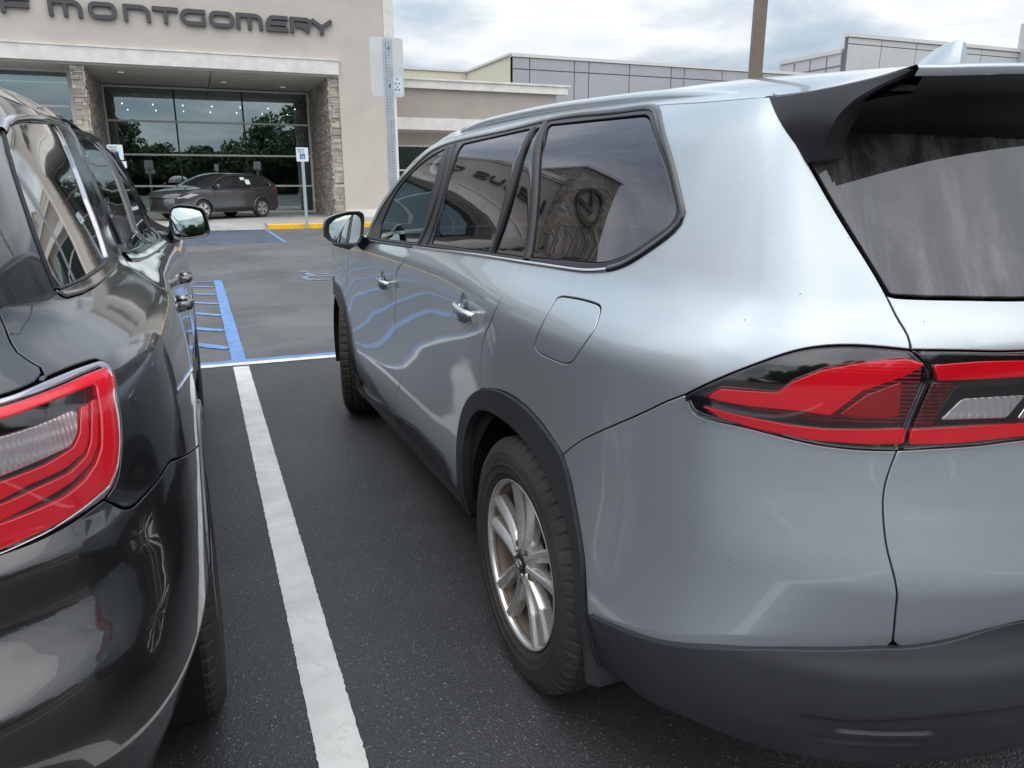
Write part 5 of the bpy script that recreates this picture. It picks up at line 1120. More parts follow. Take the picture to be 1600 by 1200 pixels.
# accessibility symbol painted in the bay
def stroke(path, w, z, m, mb):
    P = np.array(path, float); n = len(P); V = []
    for i in range(n):
        d = P[min(i+1, n-1)] - P[max(i-1, 0)]; d /= np.linalg.norm(d) + 1e-9; s_ = np.array([-d[1], d[0]]) * w/2; V += [(*(P[i] + s_), z), (*(P[i] - s_), z)]
    mb.add(V, [(2*i, 2*i+1, 2*i+3, 2*i+2) for i in range(n-1)])
def wheelchair(ox, oy, s, z, m, name='accessibility_symbol'):
    b = MB(); T = lambda pts: [(ox + x*s, oy + y*s) for x, y in pts]
    stroke(T([(.10 + .30*math.cos(t), -.25 + .30*math.sin(t)) for t in np.linspace(R(125), R(395), 22)]), .10*s, z, m, b)
    stroke(T([(-.08, .48), (-.03, .10), (.02, -.08), (.30, -.08), (.44, -.44), (.56, -.40)]), .11*s, z + .0002, m, b); stroke(T([(-.05, .2), (.27, .2)]), .09*s, z + .0003, m, b)
    a = np.linspace(0, 2*math.pi, 17)[:-1]; b.add([(ox + (-.10 + .09*math.cos(t))*s, oy + (.64 + .09*math.sin(t))*s, z) for t in a], [tuple(range(16))]); o = b.build(name, m); tag(o, kind='structure'); return o
worn('worn_blue', (.20, .30, .46), .49, (.11, .11, .115)); wheelchair(1.62, 12.15, .95, .0035, M['worn_blue']); 
# apron, kerb
def kerb(name, x0, x1, y, h, m, mid):
    b = MB(); rows = [[(x, y + dy, z) for x in np.linspace(x0, x1, 30)] for dy, z in ((-.0, 0.0), (.015, h - .02), (.04, h), (.16, h), (.16, 0))]; b.grid(rows, flip=False); o = b.build(name, m, smooth=True, auto=40); tag(o, kind='structure'); return o
kerb('kerb', 1.98, 30, 24.75, .15, M['yellow_paint'], 0); kerb('kerb', -30, -2.1, 24.75, .15, M['yellow_paint'], 0)
b = MB(); b.box((1.98, 24.93, -.02), (40, 60, .148)); b.box((-40, 24.93, -.02), (-2.1, 60, .148)); b.add([(-2.1, 24.8, .001), (1.98, 24.8, .001), (1.98, 26.2, .148), (-2.1, 26.2, .148)], [(0, 1, 2, 3)]); b.add([(-2.1, 26.2, .148), (1.98, 26.2, .148), (1.98, 60, .148), (-2.1, 60, .148)], [(0, 1, 2, 3)])
tag(b.build('pavement', M['concrete']), kind='structure')

# ------------------------------------------------------------------ the showroom building
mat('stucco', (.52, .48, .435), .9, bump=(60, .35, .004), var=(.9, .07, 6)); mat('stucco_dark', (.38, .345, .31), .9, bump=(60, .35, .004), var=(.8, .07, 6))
mat('limestone', (.70, .69, .655), .8, bump=(40, .2, .003), var=(2.5, .12, 6)); mat('soffit', (.55, .54, .51), .9, var=(1, .05, 4)); mat('window_frame', (.72, .72, .70), .45, .1)
for i, c in enumerate(((.40, .37, .32), (.30, .275, .24), (.48, .45, .40), (.35, .33, .30), (.44, .39, .31))): mat('ledgestone_%d' % i, c, .9, bump=(25, .5, .01), var=(6, .2, 6))
STN = [M['ledgestone_%d' % i] for i in range(5)]
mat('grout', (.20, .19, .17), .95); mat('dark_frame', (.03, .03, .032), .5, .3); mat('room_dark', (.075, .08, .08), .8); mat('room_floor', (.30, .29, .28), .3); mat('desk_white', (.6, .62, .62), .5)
mat('letter_metal', (.085, .085, .09), .38, .6); mat('panel_grey', (.36, .375, .40), .45, .3, var=(.6, .05, 3)); mat('panel_seam', (.13, .135, .15), .7); mat('parapet_cream', (.62, .60, .48), .85, var=(1, .05, 4)); mat('panel_light', (.50, .51, .53), .5, .2, var=(.5, .05, 3)); mat('coping', (.62, .62, .61), .5, .3)
glass('shop_glass', (.38, .50, .51), 3.6, refl=(.80, .97, 1.0))
YW, YG = 28.7, 33.8
bld = empty('showroom_building', (0, YG, .15)); tag(bld, 'beige stucco car showroom with a deep canopy, stone pillars and tall dark windows', 'building')
w = MB()
w.box((-11.2, YW, 5.05), (6.80, YW + .4, 8.15)); w.box((5.11, YW, .15), (6.80, YW + .4, 5.05)); w.box((6.80, YW + .4, .15), (7.16, 46, 8.15)); w.box((6.0, YW + .4, .15), (6.8, 34.5, 5.0)); w.box((-11.2, 33.9, 5.05), (6.8, 34.3, 8.15))
w.build('stucco_wall', M['stucco'], bld)
w = MB(); w.box((6.80, YW - .03, .15), (7.17, YW + .4, 8.15)); w.build('corner_pilaster', M['limestone'], bld)
w = MB(); w.box((-11.4, YW - .22, 8.15), (7.36, YW + .5, 8.42)); w.box((-11.3, YW - .12, 7.98), (7.26, YW + .4, 8.15)); w.box((5.11, YW - .04, .15), (6.80, YW, .42)); w.build('cornice', M['limestone'], bld)
w = MB(); w.box((-11.2, YW - .14, 5.05), (5.11, YW, 5.52)); w.box((-11.2, YW - .17, 5.50), (5.14, YW, 5.55)); w.build('canopy_fascia', M['limestone'], bld)
w = MB(); w.box((-11.2, YW, 4.99), (5.11, 34.2, 5.05)); w.build('canopy_ceiling', M['soffit'], bld)
w = MB(); w.box((.9, YW + .1, 4.983), (.93, YG, 4.99)); w.build('ceiling_joint', M['dark_frame'], bld)
mat('downlight_on', (.9, .85, .7), .3, emit=((1, .9, .7), .25))
for i, (x, y) in enumerate(((-1.9, 30.2), (.2, 31.6), (1.3, 30.3), (1.4, 31.7), (3.6, 30.6), (4.5, 30.9), (3.6, 32.5), (-1.5, 32.6), (-5.5, 29.6))):
    w = MB(); a = np.linspace(0, 2*math.pi, 17)[:-1]; w.grid([[(x + r*math.cos(t), y + r*math.sin(t), z) for t in a] for r, z in ((.10, 4.99), (.10, 4.982), (.075, 4.982), (.07, 4.989))], close=True); w.build('downlight', M['coping'] if i % 3 else M['downlight_on'], bld)
def stones(mb, org, du, dn, length, z0, z1, seed):
    """courses of split ledgestone on a wall face: du along, dn outward"""
    rr = random.Random(seed); z = z0; du, dn = np.array(du, float), np.array(dn, float); org = np.array(org, float)
    while z < z1 - .02:
        h = rr.choice((.05, .07, .09, .12, .15)); h = min(h, z1 - z); s = -rr.uniform(0, .2)
        while s < length:
            l = rr.uniform(.12, .5); a, b_ = max(0, s), min(length, s + l); s += l
            if b_ - a < .03: continue
            d = rr.uniform(.03, .075); P = [org + du*(a + .004), org + du*(b_ - .004)]; Pf = [p + dn*d for p in P]; z_a, z_b = z + .004, z + h - .004
            V = [(*P[0][:2], z_a), (*P[1][:2], z_a), (*Pf[1][:2], z_a), (*Pf[0][:2], z_a), (*P[0][:2], z_b), (*P[1][:2], z_b), (*Pf[1][:2], z_b), (*Pf[0][:2], z_b)]
            Fc = [(4, 5, 6, 7), (3, 2, 1, 0), (3, 7, 6, 2), (0, 4, 7, 3), (1, 2, 6, 5)]; mi = rr.randrange(5)
            mb.add(V, Fc, mi)
        z += h
def pillar(name, x0, x1, z1, y0=YW + .06, y1=YG - .05, sides=(1, 1, 1), seed=1, z0=.15):
    w = MB(); w.box((x0 + .05, y0 + .05, z0), (x1 - .05, y1, z1)); core = w.build(name, M['grout'], bld)
    w = MB(); stones(w, (x0 + .05, y0 + .05, 0), (1, 0, 0), (0, -1, 0), x1 - x0 - .1, z0, z1, seed)
    if sides[0]: stones(w, (x0 + .05, y0, 0), (0, 1, 0), (-1, 0, 0), y1 - y0, z0, z1, seed + 1)
    if sides[1]: stones(w, (x1 - .05, y0, 0), (0, 1, 0), (1, 0, 0), y1 - y0, z0, z1, seed + 2)
    o = w.build('stone_facing', STN, core); return core
pillar('stone_pillar', 4.74, 5.16, 5.0, sides=(1, 0, 0), seed=3); pillar('stone_pillar', -3.30, -2.86, 5.0, sides=(0, 1, 0), seed=7); pillar('stone_pillar', -10.3, -9.7, 5.0, sides=(1, 1, 0), seed=9)
def glazing(x0, x1, z0, z1, y, hz, vx, name='window_wall', frame='window_frame', fw=.07, vert='dark_frame'):
    w = MB(); w.box((x0, y - .05, z0), (x0 + fw*1.6, y + .05, z1)); w.box((x1 - fw*1.6, y - .05, z0), (x1, y + .05, z1)); w.box((x0 + fw*1.6, y - .05, z0), (x1 - fw*1.6, y + .05, z0 + fw)); w.box((x0 + fw*1.6, y - .05, z1 - fw), (x1 - fw*1.6, y + .05, z1)); fr_ = w.build(name, M[frame], bld)
    for z in hz:
        w = MB(); w.box((x0 + fw*1.6, y - .062, z - fw/2), (x1 - fw*1.6, y + .045, z + fw/2)); w.build('crossbar', M[frame], fr_)
    for x in vx:
        w = MB(); w.box((x - .03, y - .045, z0 + fw), (x + .03, y + .04, z1 - fw)); w.build('mullion', M[vert], fr_)
    w = MB(); w.add([(x0, y, z0), (x1, y, z0), (x1, y, z1), (x0, y, z1)], [(0, 1, 2, 3)]); w.build('pane', M['shop_glass'], fr_); return fr_
glazing(-2.90, 4.76, .17, 4.95, YG, (3.68, 2.44, 1.25), (-.39, 2.12))
glazing(-9.7, -3.45, .17, 5.0, 30.5, (3.86, 2.6, 1.3), (-6.6,)); w = MB(); w.box((-3.45, 30.4, .15), (-3.28, 34, 5.0)); w.build('reveal', M['limestone'], bld)
# showroom interior
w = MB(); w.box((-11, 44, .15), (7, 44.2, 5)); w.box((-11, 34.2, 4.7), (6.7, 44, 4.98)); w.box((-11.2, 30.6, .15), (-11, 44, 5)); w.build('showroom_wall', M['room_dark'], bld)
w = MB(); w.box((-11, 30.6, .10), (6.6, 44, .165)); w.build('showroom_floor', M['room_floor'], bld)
mat('spot_on', (1, 1, 1), .3, emit=((1, .97, .9), 3.0))
for i in range(14):
    x = -2.4 + (i % 7) * 1.15; y = 36.5 + (i // 7) * 3.0; w = MB(); w.tube([(x, y, 4.50), (x, y, 4.55)], .026, 8); o = w.build('ceiling_spotlight', M['spot_on'], bld)
w = MB(); w.box((-.15, 40.9, 1.15), (.25, 40.95, 1.85)); w.box((.45, 40.9, 1.15), (1.8, 40.95, 1.85)); o = w.build('notice_board', M['desk_white'], bld)
for x, y, s, dn in ((3.2, 36.5, 1.0, 'wide pale desk nearest the glass, behind the rear of the dark crossover'), (4.1, 38.2, .8, 'small pale desk deeper in the showroom, close to the right stone pillar'), (-1.9, 37.0, 1.0, 'wide pale desk behind the glass near the left stone pillar'), (-2.3, 35.6, .7, 'small pale desk right behind the glass at its left end')):
    w = MB(); w.box((x - .8*s, y, .85), (x + .8*s, y + .7, .90)); w.box((x - .75*s, y + .05, .165), (x - .70*s, y + .65, .85)); w.box((x + .70*s, y + .05, .165), (x + .75*s, y + .65, .85)); w.box((x - .5*s, y + .3, .90), (x - .1*s, y + .34, 1.25)); o = w.build('desk', M['desk_white']); tag(o, dn, 'desk', 'desks inside the showroom')

# right wing, set back and lower
wing = empty('low_wing', (12, 34, .15)); tag(wing, 'low beige stucco wing with a pale cornice right of the showroom', 'building')
YR = 32.0
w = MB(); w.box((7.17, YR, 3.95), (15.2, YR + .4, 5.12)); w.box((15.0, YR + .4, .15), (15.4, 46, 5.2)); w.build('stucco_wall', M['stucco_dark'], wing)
w = MB(); w.box((7.17, YR - .18, 5.12), (15.7, YR + .5, 5.45)); w.box((7.17, YR - .25, 5.43), (15.8, YR + .55, 5.50)); w.box((7.17, YR - .16, 3.50), (15.4, YR, 3.97)); w.build('cornice', M['limestone'], wing)
w = MB(); w.box((7.17, YR + 1.2, 2.95), (15.2, YR + 1.4, 3.95)); w.box((7.17, YR, 3.44), (15.2, YR + 1.4, 3.50)); w.box((7.17, YR + 1.2, .15), (15.2, YR + 1.4, .5)); w.build('recessed_wall', M['stucco'], wing)
bsv = bld; bld = wing; glazing(7.2, 15.2, .5, 2.95, YR + 1.25, (1.9,), (9.2, 11.2, 13.2)); bld = bsv
w = MB(); w.box((7.2, 40, .15), (15, 40.1, 4)); w.build('showroom_wall', M['room_dark'], wing)
# rear volumes: cream parapet and grey panel boxes
rear = empty('workshop_block', (22, 44, .15)); tag(rear, 'tall block with cream parapet and grey metal panels behind the low wing', 'building')
w = MB(); w.box((7.2, 47.5, .15), (16.6, 47.9, 7.95)); w.box((16.4, 40.06, .15), (16.8, 47.5, 7.93)); w.build('parapet_wall', M['parapet_cream'], rear)
w = MB(); w.box((7.2, 47.4, 7.95), (16.5, 48.0, 8.06)); w.box((16.3, 40.0, 7.93), (16.9, 47.5, 8.05)); w.build('parapet_coping', M['coping'], rear)
def panels(x0, x1, y, z0, z1, xs, zs, m='panel_grey', parent=rear, seam=.05):
    b = MB(); X = [x0] + list(xs) + [x1]; Z = [z0] + list(zs) + [z1]; b2 = MB(); b2.box((x0, y + .04, z0), (x1, y + .3, z1))
    for i in range(len(X) - 1):
        for j in range(len(Z) - 1): b.box((X[i] + seam/2, y, Z[j] + seam/2), (X[i+1] - seam/2, y + .039, Z[j+1] - seam/2), bev=.01)
    o = b2.build('panel_backing', M['panel_seam'], parent); b.build('wall_panel', M[m], o)
panels(16.4, 39.4, 40.0, .15, 7.85, (17.4, 20.1, 21.0, 23.6, 26.4, 27.3, 30.0, 33, 36), (3.0, 5.6, 7.25))
w = MB(); w.box((16.35, 39.93, 7.85), (39.3, 40.35, 8.02)); w.build('parapet_coping', M['coping'], rear)
tall = empty('panel_tower', (47, 45, .15)); tag(tall, 'tallest light grey panelled block with flat coping, beyond the light pole', 'building')
w = MB(); w.box((39.4, 40.34, .15), (39.8, 46, 9.4)); w.build('side_wall', M['panel_light'], tall); w = MB(); 
for y in (41.5, 43.0, 44.5): w.box((39.37, y, .2), (39.4, y + .05, 9.3))
w.box((39.365, 40.3, 8.6), (39.4, 46, 8.66)); w.build('panel_joint', M['panel_seam'], tall)
w = MB(); w.box((39.3, 40.3, 9.4), (39.9, 46, 9.65)); w.build('wall_coping', M['coping'], tall)
panels(39.45, 55.4, 39.9, .15, 10.3, (42.3, 45.4, 48.5, 51.6), (2.6, 5.2, 7.7, 9.9), 'panel_light', tall)
w = MB(); w.box((39.38, 39.8, 10.3), (55.4, 40.3, 10.52)); w.build('wall_coping', M['coping'], tall)
w = MB(); w.box((55.4, 39.3, .15), (62, 40.1, 12.2)); w.build('stair_tower', M['panel_light'], tall)
p = hitY(1486, 134, 40.2); w = MB(); w.tube([(p[0], 40.2, 10.5), (p[0], 40.2, p[2] + .1)], .03, 6); w.box((p[0] - .14, 40.1, p[2] + .1), (p[0] + .14, 40.3, p[2] + .32), bev=.03); w.build('roof_camera', M['coping'], tall)
# stone tower at the left, with the ringed emblem
tw = empty('stone_tower', (-12.6, 30, .15)); tag(tw, 'stone-clad entrance tower at the left end of the showroom', 'tower')
w = MB(); w.box((-14.3, 27.7, .15), (-10.95, 34, 9.6)); core = w.build('tower_core', M['grout'], tw)
w = MB(); stones(w, (-14.3, 27.7, 0), (1, 0, 0), (0, -1, 0), 3.35, .15, 9.6, 21); stones(w, (-10.95, 27.7, 0), (0, 1, 0), (1, 0, 0), 6, .15, 9.6, 22); w.build('stone_facing', STN, core)
w = MB(); w.box((-14.5, 27.4, 9.6), (-10.75, 34.2, 9.8)); w.build('tower_coping', M['limestone'], tw)
def ellipse_ring(cx, cz, a, b_, wd, y, d, mb, n=48):
    t = np.linspace(0, 2*math.pi, n + 1)[:-1]; rows = [[(cx + (a - o)*math.cos(u), yy_, cz + (b_ - o)*math.sin(u)) for u in t] for o, yy_ in ((0, y), (0, y - d), (wd, y - d), (wd, y))]; mb.grid(rows, close=True)
def bar3(mb, pts, wd, y0, y1):
    """thick flat stroke in the x-z plane, between y0 (wall) and y1 (front)"""
    P = np.array(pts, float); P = P[np.r_[True, np.linalg.norm(np.diff(P, axis=0), axis=1) > 1e-4]]; n = len(P); o_, i_ = [], []
    for k in range(n):
        a = P[k] - P[k-1] if k else P[1] - P[0]; c = P[k+1] - P[k] if k < n-1 else P[-1] - P[-2]
        if np.linalg.norm(P[0] - P[-1]) < 1e-6 and k in (0, n-1): a = P[-1] - P[-2]; c = P[1] - P[0]
        a = a/np.linalg.norm(a); c = c/np.linalg.norm(c); na = np.array([-a[1], a[0]]); nc = np.array([-c[1], c[0]]); m_ = na + nc; m_ /= np.linalg.norm(m_); m_ /= max(.5, m_ @ na); o_.append(P[k] + m_*wd/2); i_.append(P[k] - m_*wd/2)
    rows = [[(p[0], y, p[1]) for p in q] for q, y in ((o_, y0), (o_, y1), (i_, y1), (i_, y0))]
    mb.grid(rows); 
    for k in (0, n-1):
        if np.linalg.norm(P[0] - P[-1]) > 1e-6: mb.add([rows[j][k] for j in range(4)], [(0, 1, 2, 3) if k == 0 else (3, 2, 1, 0)])
em = empty('wall_emblem', (-12.6, 27.6, 7.7)); tag(em, 'dark oval emblem with an angular letter inside, high on the stone tower', 'emblem')
w = MB(); ellipse_ring(-12.6, 7.7, 1.05, .74, .16, 27.62, .14, w); w.build('oval_ring', M['letter_metal'], em, smooth=True, auto=40)
w = MB(); bar3(w, [(-12.32, 8.28), (-12.88, 7.52), (-11.82, 7.52)], .15, 27.62, 27.48); w.build('letter', M['letter_metal'], em)
# lettering on the wall: LEXUS OF MONTGOMERY, each letter a part
ls = empty('facade_lettering', (-2.7, YW, 6.33)); tag(ls, 'dark metal lettering along the beige wall above the canopy', 'lettering')
def arc(cx, cz, rx, rz, a0, a1, n=9): return [(cx + rx*math.cos(R(t)), cz + rz*math.sin(R(t))) for t in np.linspace(a0, a1, n)]
H, SW = .49, .125
def glyph(ch, W):
    """strokes in a 0..W by 0..H box"""
    q = SW/2; t, b_, l, r = H - q, q, q, W - q; rd = .15
    box = arc(l + rd, b_ + rd, rd, rd, 180, 270) + arc(r - rd, b_ + rd, rd, rd, 270, 360) + arc(r - rd, t - rd, rd, rd, 0, 90) + arc(l + rd, t - rd, rd, rd, 90, 180); box.append(box[0]); mid = H/2
    return {'O': [box], 'L': [[(l, H), (l, b_), (W, b_)]], 'T': [[(0, t), (W, t)], [(W/2, t - q), (W/2, 0)]],
        'F': [[(W, t)] + arc(l + rd, t - rd, rd, rd, 90, 180) + [(l, 0)], [(l + q, mid - .02), (W - .03, mid - .02)]],
        'M': [[(l, 0), (l, t)] + [(r - .18, t)] + arc(r - .18, t - .18, .18, .18, 90, 0) + [(r, 0)], [(W/2, t - q), (W/2, 0)]],
        'N': [[(l, 0), (l, t)] + [(r - .2, t)] + arc(r - .2, t - .2, .2, .2, 90, 0) + [(r, 0)]],
        'G': [[(W, t)] + arc(l + .2, t - .2 + .0, .2, .2, 90, 180) + arc(l + .2, b_ + .2, .2, .2, 180, 270)[1:] + [(r, b_), (r, mid + .04)], ],
        'E': [[(W, t)] + arc(l + .2, t - .2, .2, .2, 90, 180)[:-1] + [(l, mid), (l, b_), (W, b_)], [(l + q, mid), (W - .05, mid)]],
        'R': [[(l, 0), (l, t), (r - .14, t)] + arc(r - .13, (t + mid - .02)/2, .13, (t - mid + .02)/2, 90, -90) + [(l + q + .06, mid - .02)], [(r - .24, mid - .04), (r - .02, q*.6)]],
        'Y': [[(q*.6, t + .02), (W/2, mid - .02), (W - q*.6, t + .02)], [(W/2, mid - .06), (W/2, 0)]],
        'X': [[(q*.7, t + .02), (r, b_ - .02)], [(q*.7, b_ - .02), (r, t + .02)]],
        'U': [[(l, H)] + arc(l + .18, b_ + .18, .18, .18, 180, 270) + arc(r - .18, b_ + .18, .18, .18, 270, 360) + [(r, H)]],
        'S': [[(W, t)] + arc(l + .11, (t + mid)/2, .11, (t - mid)/2, 90, 270) + arc(r - .11, (b_ + mid)/2, .11, (mid - b_)/2, 90, -90) + [(0, b_)]]}[ch]
LX = [('L', -10.55, .66), ('E', -9.72, .74), ('X', -8.86, .74), ('U', -8.0, .74), ('S', -7.14, .72), ('O', -5.78, .80), ('F', -4.83, .78),
      ('M', -3.58, .92), ('O', -2.50, .80), ('N', -1.52, .78), ('T', -.68, .76), ('G', .12, .78), ('O', 1.00, .78), ('M', 1.84, .84), ('E', 2.78, .72), ('R', 3.57, .72), ('Y', 4.24, .76)]
for ch, x0, W in LX:
    w = MB()
    for k, st in enumerate(glyph(ch, W)): bar3(w, [(x0 + a, 6.33 + b_) for a, b_ in st], SW, YW - .001 - .0005*k, YW - .13 + .003*k)
    w.build('letter', M['letter_metal'], ls)

# ------------------------------------------------------------------ signs and pole
mat('galvanised', (.50, .56, .60), .42, .6, var=(12, .15, 6)); mat('sign_back', (.66, .69, .70), .42, .45, var=(5, .06, 6)); mat('sign_white', (.75, .80, .80), .4); mat('sign_blue', (.03, .16, .50), .4); mat('sign_green', (.05, .22, .14), .5); mat('sticker', (.70, .76, .82), .4); mat('sticker_ink', (.25, .32, .45), .5); mat('bronze_paint', (.19, .155, .12), .5, .2, var=(3, .15, 5)); mat('hole_dark', (.10, .13, .17), .8)
def rrect(x0, x1, z0, z1, r, y): 
    P = rounded([(x0, z0), (x1, z0), (x1, z1), (x0, z1)], r, 6); return [(p[0], y, p[1]) for p in P]
def plate(mb, x0, x1, z0, z1, r, y0, y1):
    a, b_ = rrect(x0, x1, z0, z1, r, y0), rrect(x0, x1, z0, z1, r, y1); n = len(a); mb.add(a + b_, [tuple(range(n)), tuple(range(2*n-1, n-1, -1))] + [(i+1 if i+1 < n else 0, i, i+n, (i+1) % n + n) for i in range(n)])
YP = 6.9
bp_, tp_ = hitY(614, 300, YP), hitY(604, 60, YP); xs_, zt = tp_[0] + .004, tp_[2]
big = empty('sign_post', (xs_, YP, 0)); tag(big, 'galvanised perforated post with the blank back of a parking sign', 'sign')
w = MB(); prof_u = [(-.040, .0), (-.040, .004), (-.022, .004), (-.014, .030), (.014, .030), (.022, .004), (.040, .004), (.040, .0), (.019, .0), (.011, .026), (-.011, .026), (-.019, .0)]
rows = [[(xs_ + a, YP - b_ - .002, z) for a, b_ in prof_u] for z in (0, zt)]; w.grid(rows, close=True); w.add(rows[1], [tuple(range(12))]); w.build('post', M['galvanised'], big)
w = MB(); k = 0; z = .3
while z < zt - .02:
    a = np.linspace(0, 2*math.pi, 9)[:-1]; w.add([(xs_ + .0055*math.cos(t), YP - .0335, z + .0055*math.sin(t)) for t in a], [tuple(range(8))]); z += .0254
w.build('post_holes', M['hole_dark'], big)
l_, r_ = hitY(574.5, 60, YP)[0], hitY(630, 70, YP)[0]; zb = hitY(600, 151, YP)[2]; zt2 = hitY(600, 58, YP)[2]
w = MB(); plate(w, l_ + .012, r_ - .004, zb, zt2, .035, YP + .004, YP + .001); pl_ = w.build('sign_plate', M['sign_back'], big)
w = MB(); plate(w, r_ - .105, r_ - .022, zb + .03, zb + .17, .004, YP - .0005, YP + .0008); st_ = w.build('sticker', M['sticker'], pl_)
w = MB()
for i, (a, b_, c, d) in enumerate(((.02, .06, .125, .13), (.03, .05, .11, .118), (.015, .035, .075, .09), (.045, .065, .075, .09), (.03, .05, .05, .062), (.015, .035, .02, .04), (.045, .065, .02, .04))): w.add([(r_ - .105 + a, YP - .0012, zb + .03 + c), (r_ - .105 + b_, YP - .0012, zb + .03 + c), (r_ - .105 + b_, YP - .0012, zb + .03 + d), (r_ - .105 + a, YP - .0012, zb + .03 + d)], [(0, 1, 2, 3)])
w.build('printed_marks', M['sticker_ink'], st_)
w = MB()
for z in (zb + .09, zt2 - .09): w.tube([(xs_, YP - .045, z), (xs_, YP - .03, z)], .009, 6)
w.build('bolt', M['chrome'], big)
def text_strokes(mb, s, x, z, h, y, wd):
    F5 = {'R': [[(0,0),(0,1),(.5,1),(.6,.75),(.5,.5),(0,.5)],[(.3,.5),(.6,0)]], 'E': [[(.6,0),(0,0),(0,1),(.6,1)],[(0,.5),(.5,.5)]], 'S': [[(.6,.9),(.3,1),(0,.8),(.1,.55),(.5,.45),(.6,.2),(.3,0),(0,.1)]], 'V': [[(0,1),(.3,0),(.6,1)]], 'D': [[(0,0),(0,1),(.4,1),(.6,.7),(.6,.3),(.4,0),(0,0)]], 'P': [[(0,0),(0,1),(.5,1),(.6,.75),(.5,.5),(0,.5)]], 'A': [[(0,0),(.3,1),(.6,0)],[(.1,.35),(.5,.35)]], 'K': [[(0,0),(0,1)],[(.6,1),(0,.45),(.6,0)]], 'I': [[(.3,0),(.3,1)]], 'N': [[(0,0),(0,1),(.6,0),(.6,1)]], 'G': [[(.6,.85),(.3,1),(0,.7),(0,.3),(.3,0),(.6,.2),(.6,.45),(.35,.45)]]}
    for ch in s:
        for st in F5.get(ch, []): bar3(mb, [(x + a*h, z + b_*h) for a, b_ in st], wd, y, y - .0008)
        x += h * .82
def ada(x, y, zb_, zt_, wd, lab, extra=False, zg=0.0):
    r0 = empty('accessible_parking_sign', (x, y, zg)); tag(r0, lab, 'sign', 'blue and white accessible parking signs by the kerb')
    w = MB(); w.box((x - .045, y, zg), (x + .045, y + .05, zb_ + .1), bev=.008); w.build('post', M['galvanised'], r0)
    w = MB(); plate(w, x - wd/2, x + wd/2, zb_, zt_, .03, y - .004, y - .001); p_ = w.build('sign_plate', M['sign_white'], r0); hh = zt_ - zb_
    w = MB(); text_strokes(w, 'RESERVED', x - wd*.40, zt_ - hh*.20, hh*.075, y - .005, .009); text_strokes(w, 'PARKING', x - wd*.33, zt_ - hh*.36, hh*.075, y - .005, .009); w.build('lettering', M['sign_green'], p_)
    s = wd*.44; zc = zb_ + hh*.36; w = MB(); w.add([(x - s/2, y - .0045, zc - s/2), (x + s/2, y - .0045, zc - s/2), (x + s/2, y - .0045, zc + s/2), (x - s/2, y - .0045, zc + s/2)], [(0, 1, 2, 3)]); w.build('blue_square', M['sign_blue'], p_)
    w = MB(); bar3(w, [(x + (.04 + .22*math.cos(t))*s, zc + (-.14 + .22*math.sin(t))*s) for t in np.linspace(R(130), R(390), 14)], .07*s, y - .0050, y - .0058); bar3(w, [(x + a*s, zc + b_*s) for a, b_ in ((-.06, .22), (-.02, .0), (.16, .0), (.26, -.28), (.32, -.26))], .08*s, y - .0052, y - .006)
    w.add([(x + (-.08 + .06*math.cos(t))*s, y - .0056, zc + (.33 + .06*math.sin(t))*s) for t in np.linspace(0, 2*math.pi, 13)[:-1]], [tuple(range(12))]); w.build('wheelchair_symbol', M['sign_white'], p_)
    if extra: w = MB(); plate(w, x - wd/2 + .02, x + wd/2 + .05, zb_ - .22, zb_ - .03, .02, y - .004, y - .001); w.build('lower_plate', M['sign_white'], r0)
Ya = 24.74; a = hitY(472, 230.5, Ya); b_ = hitY(472, 252.5, Ya); ada((hitY(463.5, 240, Ya)[0] + hitY(480, 240, Ya)[0])/2, Ya - .06, b_[2], a[2], .36, 'white parking sign with blue wheelchair square, in front of the right stone pillar')
Yb = 24.9; a = hitY(179, 226, Yb); b_ = hitY(182, 250, Yb); ada(hitY(180.5, 240, Yb)[0], Yb, b_[2], a[2], .40, 'white parking sign with wheelchair square and extra lower plate, above the black roof', True)
pole = empty('light_pole', (6.95, 8.8, 0)); 
pc = hitY(1185, 50, 9.0); tag(pole, 'square bronze light pole rising behind the silver-grey roof', 'lamp post'); pole.location = (pc[0], 9.0, 0)
w = MB(); w.box((pc[0] - .082, 9 - .082, .6), (pc[0] + .082, 9 + .082, 9.0), rz=R(-29), bev=.012); w.build('pole_shaft', M['bronze_paint'], pole)
w = MB(); w.tube([(pc[0], 9, 0), (pc[0], 9, .62)], .28, 20); w.build('concrete_base', M['concrete'], pole)
w = MB(); w.box((pc[0] - .06, 8.1, 8.9), (pc[0] + .06, 9.0, 9.0)); w.box((pc[0] - .22, 7.5, 8.82), (pc[0] + .22, 8.2, 9.02), bev=.03); w.build('lamp_head', M['bronze_paint'], pole)
